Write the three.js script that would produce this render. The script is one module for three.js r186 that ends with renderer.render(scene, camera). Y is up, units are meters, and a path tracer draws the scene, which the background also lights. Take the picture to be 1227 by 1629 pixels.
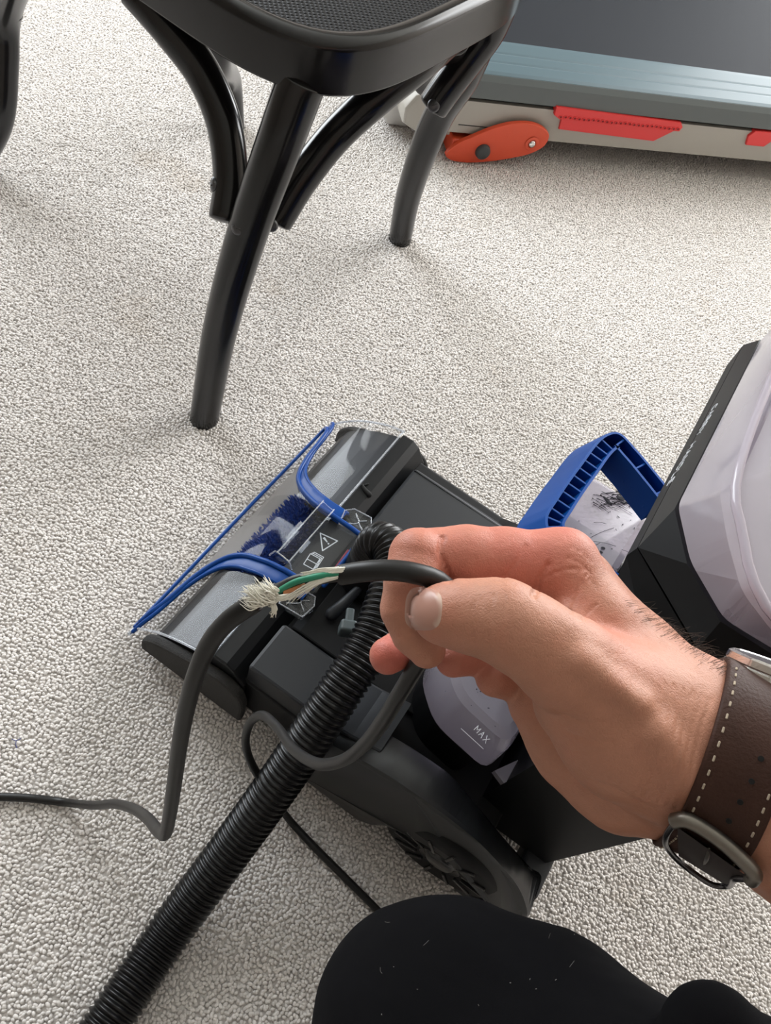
import * as THREE from 'three';
import { RoundedBoxGeometry } from 'three/addons/geometries/RoundedBoxGeometry.js';
import { mergeGeometries, mergeVertices, toCreasedNormals } from 'three/addons/utils/BufferGeometryUtils.js';
import { ImprovedNoise } from 'three/addons/math/ImprovedNoise.js';
import { RectAreaLightUniformsLib } from 'three/addons/lights/RectAreaLightUniformsLib.js';

// ---------------------------------------------------------------- camera, daylight, exposure
const W = 1227, H = 1629, FOV = 68, EYE = 0.79;
const scene = new THREE.Scene();
const camera = new THREE.PerspectiveCamera(FOV, W / H, 0.02, 60);
const pitch = THREE.MathUtils.degToRad(57), roll = THREE.MathUtils.degToRad(24);
const eye = new THREE.Vector3(0, EYE, 0);
const fwd = new THREE.Vector3(0, -Math.sin(pitch), -Math.cos(pitch));
const right0 = new THREE.Vector3(1, 0, 0), up0 = new THREE.Vector3(0, Math.cos(pitch), -Math.sin(pitch));
const right = right0.clone().multiplyScalar(Math.cos(roll)).addScaledVector(up0, Math.sin(roll));
const up = up0.clone().multiplyScalar(Math.cos(roll)).addScaledVector(right0, -Math.sin(roll));
camera.position.copy(eye);
camera.quaternion.setFromRotationMatrix(new THREE.Matrix4().makeBasis(right, up, fwd.clone().negate()));
scene.add(camera);

scene.background = new THREE.Color(0.86, 0.93, 1.0);
scene.backgroundIntensity = 5.0;
const renderer = new THREE.WebGLRenderer({ antialias: true });
renderer.toneMapping = THREE.LinearToneMapping;
renderer.toneMappingExposure = 1.0;
renderer.shadowMap.enabled = true;
RectAreaLightUniformsLib.init();
function daylight(color, intensity, w, h, pos, target) {
  const l = new THREE.RectAreaLight(color, intensity, w, h);
  l.position.set(...pos); l.lookAt(...target); l.castShadow = true; scene.add(l);
  return l;
}
const ROOM = { x0: -2.0, x1: 2.6, z0: -2.9, z1: 2.2, h: 2.45 };
const SIDE_WINDOW = { z0: -2.8, z1: -1.1, y0: 0.08, y1: 2.25 }, FRONT_WINDOW = { x0: 0.35, x1: 2.45, y0: 0.2, y1: 2.25 };   // one in the left wall, one in the wall ahead
{
  const s = SIDE_WINDOW, f = FRONT_WINDOW, sy = (s.y0 + s.y1) / 2, sz = (s.z0 + s.z1) / 2, fx = (f.x0 + f.x1) / 2, fy = (f.y0 + f.y1) / 2;
  daylight(new THREE.Color(0.93, 0.97, 1.0), 7.4, s.z1 - s.z0, s.y1 - s.y0, [ROOM.x0 + 0.02, sy, sz], [0, sy, sz]);
  daylight(new THREE.Color(1.0, 0.975, 0.945), 8.2, f.x1 - f.x0, f.y1 - f.y0, [fx, fy, ROOM.z0 + 0.02], [fx, fy, 0]);
}

// ---------------------------------------------------------------- helpers
const FL = H / 2 / Math.tan(THREE.MathUtils.degToRad(FOV / 2));
const V3 = (x, y, z) => new THREE.Vector3(x, y, z);
const ray = (px, py) => fwd.clone().addScaledVector(right, (px - W / 2) / FL).addScaledVector(up, (H / 2 - py) / FL);
const atDepth = (px, py, d) => eye.clone().addScaledVector(ray(px, py), d);                 // a point at that distance along the view axis
const atHeight = (px, py, y) => { const r = ray(px, py); return eye.clone().addScaledVector(r, (y - EYE) / r.y); };
let seed = 7;
const rnd = () => { seed = (seed + 0x6d2b79f5) | 0; let t = Math.imul(seed ^ (seed >>> 15), 1 | seed); t = (t + Math.imul(t ^ (t >>> 7), 61 | t)) ^ t; return ((t ^ (t >>> 14)) >>> 0) / 4294967296; };
const rr = (a, b) => a + (b - a) * rnd();
const noise = new ImprovedNoise();
const fbm = (x, y, z, o = 4) => { let s = 0, a = 0.5; for (let i = 0; i < o; i++) { s += a * noise.noise(x, y, z); x *= 2.03; y *= 2.03; z *= 2.03; a *= 0.5; } return s; };
const clamp = THREE.MathUtils.clamp, lerp = THREE.MathUtils.lerp, sstep = (a, b, x) => { const t = clamp((x - a) / (b - a), 0, 1); return t * t * (3 - 2 * t); };

const used = new Map();
function numbered(n) { const k = used.get(n) || 0; used.set(n, k + 1); return k ? `${n}_${String(k).padStart(3, '0')}` : n; }
function mesh(name, geo, mat, parent = scene) {
  const m = new THREE.Mesh(geo, mat); m.castShadow = m.receiveShadow = true;
  m.name = parent === scene ? numbered(name) : name;
  if (parent !== scene) { const n = parent.children.filter((c) => c.name === name || c.name.startsWith(name + '_')).length; if (n) m.name = `${name}_${String(n).padStart(3, '0')}`; }
  parent.add(m); return m;
}
function thing(name, label, category, pos = [0, 0, 0], turn = 0) {
  const g = new THREE.Group(); g.name = numbered(name); g.position.set(...pos); g.rotation.y = turn;
  g.userData = { label, category }; scene.add(g); g.updateMatrixWorld(true); return g;
}
function struct(name, geo, mat) { const m = mesh(name, geo, mat); m.userData.kind = 'structure'; return m; }
const into = (g, v) => g.worldToLocal(v.clone());
const geoInto = (g, geo) => geo.applyMatrix4(g.matrixWorld.clone().invert());

function gridGeo(rows, closeU = false, closeV = false) {           // rows of points -> surface with smooth normals and uv
  const nv = rows.length, nu = rows[0].length, pos = [], uv = [], idx = [];
  const sv = closeV ? nv + 1 : nv, su = closeU ? nu + 1 : nu;
  for (let j = 0; j < sv; j++) for (let i = 0; i < su; i++) { const p = rows[j % nv][i % nu]; pos.push(p.x, p.y, p.z); uv.push(i / (su - 1), j / (sv - 1)); }
  for (let j = 0; j < sv - 1; j++) for (let i = 0; i < su - 1; i++) { const a = j * su + i, b = a + 1, c = a + su, d = c + 1; idx.push(a, b, d, a, d, c); }
  const g = new THREE.BufferGeometry(); g.setAttribute('position', new THREE.Float32BufferAttribute(pos, 3)); g.setAttribute('uv', new THREE.Float32BufferAttribute(uv, 2)); g.setIndex(idx); g.computeVertexNormals();
  const n = g.attributes.normal;                                    // weld seam normals
  const weld = (a, b) => { const x = n.getX(a) + n.getX(b), y = n.getY(a) + n.getY(b), z = n.getZ(a) + n.getZ(b), l = Math.hypot(x, y, z) || 1; n.setXYZ(a, x / l, y / l, z / l); n.setXYZ(b, x / l, y / l, z / l); };
  if (closeU) for (let j = 0; j < sv; j++) weld(j * su, j * su + su - 1);
  if (closeV) for (let i = 0; i < su; i++) weld(i, (sv - 1) * su + i);
  return g;
}
// tube along points; radius number or function of t; rounded or flat ends; optional elliptical squash
function tubeGeo(pts, radius, seg = 40, rad = 12, { round = 1, closed = false, curve = 'centripetal', inflate = null } = {}) {
  const c = pts instanceof THREE.Curve ? pts : new THREE.CatmullRomCurve3(pts, closed, curve); c.arcLengthDivisions = Math.max(200, seg * 2);
  const rf = typeof radius === 'function' ? radius : () => radius;
  const F = c.computeFrenetFrames(seg, closed), rows = [];
  for (let i = 0; i <= seg; i++) {
    const t = i / seg, p = c.getPointAt(t), r = rf(t);
    const ring = [];
    for (let k = 0; k < rad; k++) { const a = (k / rad) * Math.PI * 2, rk = inflate ? r * inflate(t, a) : r; ring.push(p.clone().addScaledVector(F.normals[i], Math.cos(a) * rk).addScaledVector(F.binormals[i], Math.sin(a) * rk)); }
    rows.push(ring);
  }
  if (closed) { rows.pop(); return gridGeo(rows, true, true); }
  const cap = (i, s) => {
    const p = c.getPointAt(i / seg), T = F.tangents[i].clone().multiplyScalar(s), r = rf(i / seg), out = [];
    const steps = round ? [0.3, 0.6, 0.85, 0.97, 1] : [0.5, 1];
    for (const u of steps) {
      const rr_ = round ? r * Math.sqrt(Math.max(0, 1 - u * u)) : r * (1 - u), h = round ? r * u * round : 0, ring = [];
      for (let k = 0; k < rad; k++) { const a = (k / rad) * Math.PI * 2; ring.push(p.clone().addScaledVector(T, h).addScaledVector(F.normals[i], Math.cos(a) * rr_).addScaledVector(F.binormals[i], Math.sin(a) * rr_)); }
      out.push(ring);
    }
    return out;
  };
  return gridGeo([...cap(0, -1).reverse(), ...rows, ...cap(seg, 1)], true);
}
function shape(pts) { const s = new THREE.Shape(); pts.forEach(([x, y], i) => (i ? s.lineTo(x, y) : s.moveTo(x, y))); s.closePath(); return s; }
// profile in (a, b) pushed out along the third axis; axis 'x': a = z, b = y
function extrude(pts, from, to, axis = 'x', bevel = 0.002) {
  const g = new THREE.ExtrudeGeometry(Array.isArray(pts) ? shape(pts) : pts, { depth: Math.max(1e-4, Math.abs(to - from) - 2 * bevel), bevelEnabled: bevel > 0, bevelThickness: bevel, bevelSize: bevel, bevelOffset: -bevel, bevelSegments: 2, curveSegments: 10 });
  g.translate(0, 0, Math.min(from, to) + bevel);
  if (axis === 'x') g.applyMatrix4(new THREE.Matrix4().set(0, 0, 1, 0, 0, 1, 0, 0, 1, 0, 0, 0, 0, 0, 0, 1)), flip(g);   // (z, y, x)
  if (axis === 'y') g.applyMatrix4(new THREE.Matrix4().set(1, 0, 0, 0, 0, 0, 1, 0, 0, 1, 0, 0, 0, 0, 0, 1)), flip(g);   // (x, z, y)
  return g;
}
function flip(g) { const x = g.index; if (x) for (let i = 0; i < x.count; i += 3) { const t = x.getX(i); x.setX(i, x.getX(i + 2)); x.setX(i + 2, t); } else for (const k in g.attributes) { const a = g.attributes[k], s = a.itemSize, r = a.array; for (let i = 0; i < a.count; i += 3) for (let j = 0; j < s; j++) { const t = r[i * s + j]; r[i * s + j] = r[(i + 2) * s + j]; r[(i + 2) * s + j] = t; } } g.computeVertexNormals(); return g; }
const rbox = (w, h, d, r, x = 0, y = 0, z = 0) => new RoundedBoxGeometry(w, h, d, 3, r).translate(x, y, z);
const clean = (g) => { const h = g.index ? g.toNonIndexed() : g; for (const k of Object.keys(h.attributes)) if (!['position', 'normal', 'uv'].includes(k)) h.deleteAttribute(k); return h; };
const join = (list) => mergeGeometries(list.map(clean));
const smoothCurve = (pts, n = 40) => new THREE.CatmullRomCurve3(pts, false, 'centripetal').getSpacedPoints(n);
function loftRings(rings, capBottom = true, capTop = true, crease = 0.5) {   // faceted solid through rings of equally many points
  const n = rings[0].length, pos = [];
  const tri = (a, b, c) => pos.push(a.x, a.y, a.z, b.x, b.y, b.z, c.x, c.y, c.z);
  for (let j = 0; j < rings.length - 1; j++) for (let i = 0; i < n; i++) { const a = rings[j][i], b = rings[j][(i + 1) % n], c = rings[j + 1][i], d = rings[j + 1][(i + 1) % n]; tri(a, b, d); tri(a, d, c); }
  const fan = (r, s) => { const m = r.reduce((q, p) => q.add(p), V3(0, 0, 0)).divideScalar(n); for (let i = 0; i < n; i++) s > 0 ? tri(m, r[i], r[(i + 1) % n]) : tri(m, r[(i + 1) % n], r[i]); };
  if (capBottom) fan(rings[0], -1); if (capTop) fan(rings[rings.length - 1], 1);
  const g = new THREE.BufferGeometry(); g.setAttribute('position', new THREE.Float32BufferAttribute(pos, 3));
  g.setAttribute('uv', new THREE.Float32BufferAttribute(new Float32Array(pos.length / 3 * 2), 2));
  const box = new THREE.Box3().setFromBufferAttribute(g.attributes.position), mid = box.getCenter(V3(0, 0, 0));
  let vol = 0; for (let i = 0; i < pos.length; i += 9) { const a = V3(pos[i], pos[i + 1], pos[i + 2]).sub(mid), b = V3(pos[i + 3], pos[i + 4], pos[i + 5]).sub(mid), c = V3(pos[i + 6], pos[i + 7], pos[i + 8]).sub(mid); vol += a.dot(b.cross(c)); }
  if (vol < 0) flip(g);
  return toCreasedNormals(g, crease);
}
function roundPoly(pts, r, n = 4) {                                  // pts: Vector3 ring; rounds corners
  const out = [], m = pts.length;
  for (let i = 0; i < m; i++) { const p = pts[i], a = pts[(i + m - 1) % m], b = pts[(i + 1) % m]; const da = a.clone().sub(p), db = b.clone().sub(p); const ra = Math.min(r, da.length() * 0.45), rb = Math.min(r, db.length() * 0.45); const s = p.clone().addScaledVector(da.normalize(), ra), e = p.clone().addScaledVector(db.normalize(), rb); for (let k = 0; k <= n; k++) { const t = k / n; out.push(s.clone().multiplyScalar((1 - t) * (1 - t)).addScaledVector(p, 2 * t * (1 - t)).addScaledVector(e, t * t)); } }
  return out;
}

// ---- signed-distance surfaces, meshed with surface nets
function sdfGeo(f, lo, hi, cell, detail = null) {
  const nx = Math.ceil((hi[0] - lo[0]) / cell) + 1, ny = Math.ceil((hi[1] - lo[1]) / cell) + 1, nz = Math.ceil((hi[2] - lo[2]) / cell) + 1;
  const val = new Float32Array(nx * ny * nz), id = new Int32Array(nx * ny * nz).fill(-1), at = (i, j, k) => i + nx * (j + ny * k);
  for (let k = 0; k < nz; k++) for (let j = 0; j < ny; j++) {
    for (let i = 0; i < nx;) {
      const v = f(lo[0] + i * cell, lo[1] + j * cell, lo[2] + k * cell), e = Math.min(nx, i + 1 + Math.max(0, Math.floor(Math.abs(v) * 0.6 / cell) - 2));
      for (; i < e; i++) val[at(i, j, k)] = v;                       // far from the surface the sign stays the same for a while
    }
  }
  const pos = [];
  const g = detail || f;
  for (let k = 0; k < nz - 1; k++) for (let j = 0; j < ny - 1; j++) for (let i = 0; i < nx - 1; i++) {
    let mask = 0, x = 0, y = 0, z = 0, n = 0; const c = [];
    for (let b = 0; b < 8; b++) { const v = val[at(i + (b & 1), j + ((b >> 1) & 1), k + (b >> 2))]; c.push(v); if (v < 0) mask |= 1 << b; }
    if (mask === 0 || mask === 255) continue;
    for (let a = 0; a < 8; a++) for (const s of [1, 2, 4]) { const b = a | s; if (b === a || (c[a] < 0) === (c[b] < 0)) continue; const t = c[a] / (c[a] - c[b]); x += (a & 1) + (s === 1 ? t : 0); y += ((a >> 1) & 1) + (s === 2 ? t : 0); z += (a >> 2) + (s === 4 ? t : 0); n++; }
    id[at(i, j, k)] = pos.length / 3; pos.push(lo[0] + (i + x / n) * cell, lo[1] + (j + y / n) * cell, lo[2] + (k + z / n) * cell);
  }
  const idx = [];
  const quad = (a, b, c, d, s) => { if (a < 0 || b < 0 || c < 0 || d < 0) return; s ? idx.push(a, b, c, a, c, d) : idx.push(a, c, b, a, d, c); };
  for (let k = 1; k < nz - 1; k++) for (let j = 1; j < ny - 1; j++) for (let i = 1; i < nx - 1; i++) {
    const v = val[at(i, j, k)] < 0;
    if (v !== val[at(i + 1, j, k)] < 0) quad(id[at(i, j - 1, k - 1)], id[at(i, j, k - 1)], id[at(i, j, k)], id[at(i, j - 1, k)], v);
    if (v !== val[at(i, j + 1, k)] < 0) quad(id[at(i - 1, j, k - 1)], id[at(i - 1, j, k)], id[at(i, j, k)], id[at(i, j, k - 1)], v);
    if (v !== val[at(i, j, k + 1)] < 0) quad(id[at(i - 1, j - 1, k)], id[at(i, j - 1, k)], id[at(i, j, k)], id[at(i - 1, j, k)], v);
  }
  const nrm = new Float32Array(pos.length), e = cell * 0.35;
  for (let i = 0; i < pos.length; i += 3) {
    let [x, y, z] = [pos[i], pos[i + 1], pos[i + 2]], gx, gy, gz, l;
    for (let it = 0; it < 3; it++) {
      gx = g(x + e, y, z) - g(x - e, y, z); gy = g(x, y + e, z) - g(x, y - e, z); gz = g(x, y, z + e) - g(x, y, z - e); l = Math.hypot(gx, gy, gz) || 1;
      if (it < 2) { const d = clamp(g(x, y, z), -cell, cell) * 0.9; x -= d * gx / l; y -= d * gy / l; z -= d * gz / l; }
    }
    pos[i] = x; pos[i + 1] = y; pos[i + 2] = z; nrm[i] = gx / l; nrm[i + 1] = gy / l; nrm[i + 2] = gz / l;
  }
  const geo = new THREE.BufferGeometry(); geo.setAttribute('position', new THREE.Float32BufferAttribute(pos, 3)); geo.setAttribute('normal', new THREE.BufferAttribute(nrm, 3)); geo.setIndex(idx);
  return geo;
}
// tapered capsule a -> b; [ax, ay, az, ra, bx, by, bz, rb]
function capsule(x, y, z, c) {
  const px = x - c[0], py = y - c[1], pz = z - c[2], bx = c[4] - c[0], by = c[5] - c[1], bz = c[6] - c[2];
  const t = clamp((px * bx + py * by + pz * bz) / (bx * bx + by * by + bz * bz + 1e-12), 0, 1), dx = px - bx * t, dy = py - by * t, dz = pz - bz * t;
  return Math.sqrt(dx * dx + dy * dy + dz * dz) - (c[3] + (c[7] - c[3]) * t);
}
const smin = (a, b, k) => { const h = Math.max(k - Math.abs(a - b), 0) / k; return Math.min(a, b) - h * h * k * 0.25; };

// ---- textures
function dataTex(size, fn, srgb = false) {
  const d = new Uint8Array(size * size * 4);
  for (let j = 0; j < size; j++) for (let i = 0; i < size; i++) { const c = fn(i / size, j / size, i, j); for (let k = 0; k < 3; k++) d[(j * size + i) * 4 + k] = clamp(Math.round((Array.isArray(c) ? c[k] : c) * 255), 0, 255); d[(j * size + i) * 4 + 3] = 255; }
  const t = new THREE.DataTexture(d, size, size); t.wrapS = t.wrapT = THREE.RepeatWrapping; t.magFilter = THREE.LinearFilter; t.minFilter = THREE.LinearMipmapLinearFilter; if (srgb) t.colorSpace = THREE.SRGBColorSpace; t.needsUpdate = true; return t;
}
function canvasTex(w, h, draw) { const c = document.createElement('canvas'); c.width = w; c.height = h; draw(c.getContext('2d'), w, h); const t = new THREE.CanvasTexture(c); t.colorSpace = THREE.SRGBColorSpace; t.needsUpdate = true; return t; }
// box-projected uv in metres
function uvMetres(g, s = 1) {
  if (g.index) g = g.toNonIndexed(); if (!g.attributes.normal) g.computeVertexNormals();
  const p = g.attributes.position, n = g.attributes.normal, uv = new Float32Array(p.count * 2);
  for (let f = 0; f < p.count; f += 3) {                              // one plane per triangle
    const m = [0, 1, 2].map((c) => Math.abs([0, 1, 2].reduce((q, k) => q + n.getComponent(f + k, c), 0))), w = m[0] > m[1] && m[0] > m[2] ? 0 : m[1] > m[2] ? 1 : 2;
    for (let i = f; i < f + 3; i++) { const [u, v] = w === 0 ? [p.getZ(i), p.getY(i)] : w === 1 ? [p.getX(i), p.getZ(i)] : [p.getX(i), p.getY(i)]; uv[i * 2] = u * s; uv[i * 2 + 1] = v * s; }
  }
  g.setAttribute('uv', new THREE.BufferAttribute(uv, 2)); return g;
}
const grainTex = dataTex(256, () => 0.35 + 0.3 * rnd());
const pileTex = dataTex(512, (u, v) => { const a = noise.noise(u * 96, v * 96, 3.7), b = noise.noise(u * 48 + 7, v * 48, 9.1); return 0.5 + 0.45 * a + 0.2 * b; });
pileTex.repeat.set(2.4, 2.4);
const speckTex = dataTex(256, () => (rnd() > 0.86 ? 0.9 : 0.2 + 0.3 * rnd()));

const std = (color, roughness = 0.5, extra = {}) => new THREE.MeshPhysicalMaterial({ color: new THREE.Color().setRGB(...color), roughness, ...extra });
const M = {
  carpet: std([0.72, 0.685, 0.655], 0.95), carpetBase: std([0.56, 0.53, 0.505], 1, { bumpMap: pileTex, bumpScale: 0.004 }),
  wall: std([0.34, 0.3, 0.265], 0.9), ceiling: std([0.7, 0.7, 0.68], 0.95), trim: std([0.8, 0.8, 0.79], 0.4), lawn: std([0.16, 0.2, 0.1], 1),
  lacquer: std([0.007, 0.0065, 0.0065], 0.19, { specularIntensity: 0.85 }),
  plastic: std([0.008, 0.0085, 0.0095], 0.4, { specularIntensity: 0.5 }), plasticGrey: std([0.022, 0.024, 0.028], 0.42, { specularIntensity: 0.55 }), plasticMatte: std([0.006, 0.0062, 0.007], 0.55, { specularIntensity: 0.4 }),
  felt: std([0.03, 0.029, 0.028], 0.95, { bumpMap: speckTex, bumpScale: 0.0008 }),
  blue: std([0.005, 0.085, 0.37], 0.36), blueDark: std([0.004, 0.055, 0.26], 0.4),
  clear: std([0.93, 0.94, 0.96], 0.05, { transmission: 1, thickness: 0, ior: 1.45, specularIntensity: 0.4, side: THREE.DoubleSide }),
  hose: std([0.005, 0.005, 0.0055], 0.28, { specularIntensity: 0.6 }), cord: std([0.035, 0.033, 0.031], 0.5),
};

// ---------------------------------------------------------------- the room
{
  const { x0, x1, z0, z1, h } = ROOM, T = 0.15;
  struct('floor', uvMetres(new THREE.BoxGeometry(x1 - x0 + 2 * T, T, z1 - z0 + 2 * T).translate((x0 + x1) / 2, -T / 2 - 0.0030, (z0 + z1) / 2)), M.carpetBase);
  struct('ceiling', new THREE.BoxGeometry(x1 - x0 + 2 * T, T, z1 - z0 + 2 * T).translate((x0 + x1) / 2, h + T / 2, (z0 + z1) / 2), M.ceiling);
  struct('wall_back', new THREE.BoxGeometry(x1 - x0 + 2 * T, h + 0.01, T).translate((x0 + x1) / 2, h / 2, z1 + T / 2), M.wall);
  const walled = (a0, a1, w0, w1, y0, y1) => { const q = shape([[a0, -0.005], [a1, -0.005], [a1, h + 0.005], [a0, h + 0.005]]), o = new THREE.Path(); o.moveTo(w0, y0); o.lineTo(w0, y1); o.lineTo(w1, y1); o.lineTo(w1, y0); o.closePath(); q.holes.push(o); return new THREE.ExtrudeGeometry(q, { depth: T, bevelEnabled: false }); };
  const F = FRONT_WINDOW, S = SIDE_WINDOW;
  struct('wall_front', walled(x0 - T, x1 + T, F.x0, F.x1, F.y0, F.y1).translate(0, 0, z0 - T), M.wall);
  struct('wall_left', walled(-z1, -z0, -S.z1, -S.z0, S.y0, S.y1).rotateY(Math.PI / 2).translate(x0 - T, 0, 0), M.wall);
  struct('wall_right', new THREE.BoxGeometry(T, h + 0.01, z1 - z0).translate(x1 + T / 2, h / 2, (z0 + z1) / 2), M.wall);
  const frame = (w, hh) => join([rbox(w, 0.06, 0.07, 0.006, 0, hh / 2 - 0.03, 0), rbox(w, 0.06, 0.07, 0.006, 0, -hh / 2 + 0.03, 0), ...[-w / 2 + 0.03, 0, w / 2 - 0.03].map((x) => rbox(0.06, hh - 0.12, 0.066, 0.006, x, 0, 0))]);
  struct('window_1', frame(F.x1 - F.x0, F.y1 - F.y0).translate((F.x0 + F.x1) / 2, (F.y0 + F.y1) / 2, z0 - 0.09), M.trim);
  struct('window_2', frame(S.z1 - S.z0, S.y1 - S.y0).rotateY(Math.PI / 2).translate(x0 - 0.09, (S.y0 + S.y1) / 2, (S.z0 + S.z1) / 2), M.trim);
  struct('baseboard_left', rbox(0.016, 0.1, z1 - z0, 0.004, x0 + 0.008, 0.045, (z0 + z1) / 2), M.trim);
  struct('baseboard_back', rbox(x1 - x0, 0.1, 0.016, 0.004, (x0 + x1) / 2, 0.045, z1 - 0.008), M.trim);
  struct('baseboard_front', rbox(x1 - x0, 0.1, 0.016, 0.004, (x0 + x1) / 2, 0.045, z0 + 0.008), M.trim);
  const lawn = struct('ground_outside', new THREE.BoxGeometry(40, 0.1, 40).translate(0, -0.35, 0), M.lawn);
}

// ---------------------------------------------------------------- carpet pile (cut-pile tufts)
{
  const tuft = new THREE.IcosahedronGeometry(1, 1); tuft.deleteAttribute('uv');
  const tg = mergeVertices(tuft); tg.computeVertexNormals();
  { const p = tg.attributes.position; for (let i = 0; i < p.count; i++) { const y = p.getY(i), k = 0.82 + 0.25 * y; p.setXYZ(i, p.getX(i) * k, y, p.getZ(i) * k); } tg.computeVertexNormals(); }
  const S = 0.0033, mats = [], cols = [], m4 = new THREE.Matrix4(), q = new THREE.Quaternion(), eul = new THREE.Euler(), c = new THREE.Color();
  for (let x = -1.35; x < 1.25; x += S) for (let z = -2.75; z < 0.28; z += S) {
    const px = x + rr(-0.42, 0.42) * S, pz = z + rr(-0.42, 0.42) * S;
    const v = V3(px, 0, pz).sub(eye), d = v.dot(fwd); if (d < 0.3) continue;
    const sx = v.dot(right) / d * FL, sy = v.dot(up) / d * FL;
    if (Math.abs(sx) > W / 2 * 1.22 || Math.abs(sy) > H / 2 * 1.16) continue;
    const lay = fbm(px * 5, 3.3, pz * 5, 3), lay2 = fbm(px * 5 + 40, 1.3, pz * 5, 3), clump = fbm(px * 55, 8, pz * 55, 2);
    eul.set(lay * 0.9 + rr(-0.55, 0.55), rr(0, 6.28), lay2 * 0.9 + rr(-0.55, 0.55));
    q.setFromEuler(eul);
    const r = S * rr(0.46, 0.6), hgt = S * rr(0.55, 0.72) * (1 + clump * 0.4);
    m4.compose(V3(px, -0.0026 + rr(-0.0004, 0.0005) + clump * 0.0008, pz), q, V3(r * rr(1.2, 1.75), hgt, r * 1.1));
    mats.push(m4.clone());
    const stain = sstep(0.2, 0.42, fbm(px * 7 + 9, 5, pz * 7, 3)) * 0.06, k = rr(0.86, 1.06) - stain;
    cols.push(k, k * (1 - stain * 0.35), k * (1 - stain * 0.8));
  }
  const im = new THREE.InstancedMesh(tg, M.carpet, mats.length); im.name = 'carpet_pile'; im.castShadow = im.receiveShadow = true;
  mats.forEach((m, i) => { im.setMatrixAt(i, m); im.setColorAt(i, c.setRGB(cols[i * 3], cols[i * 3 + 1], cols[i * 3 + 2])); });
  im.userData = { kind: 'stuff', label: 'cream cut-pile carpet of short twisted tufts covering the whole floor', category: 'carpet' };
  scene.add(im);
}

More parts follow.
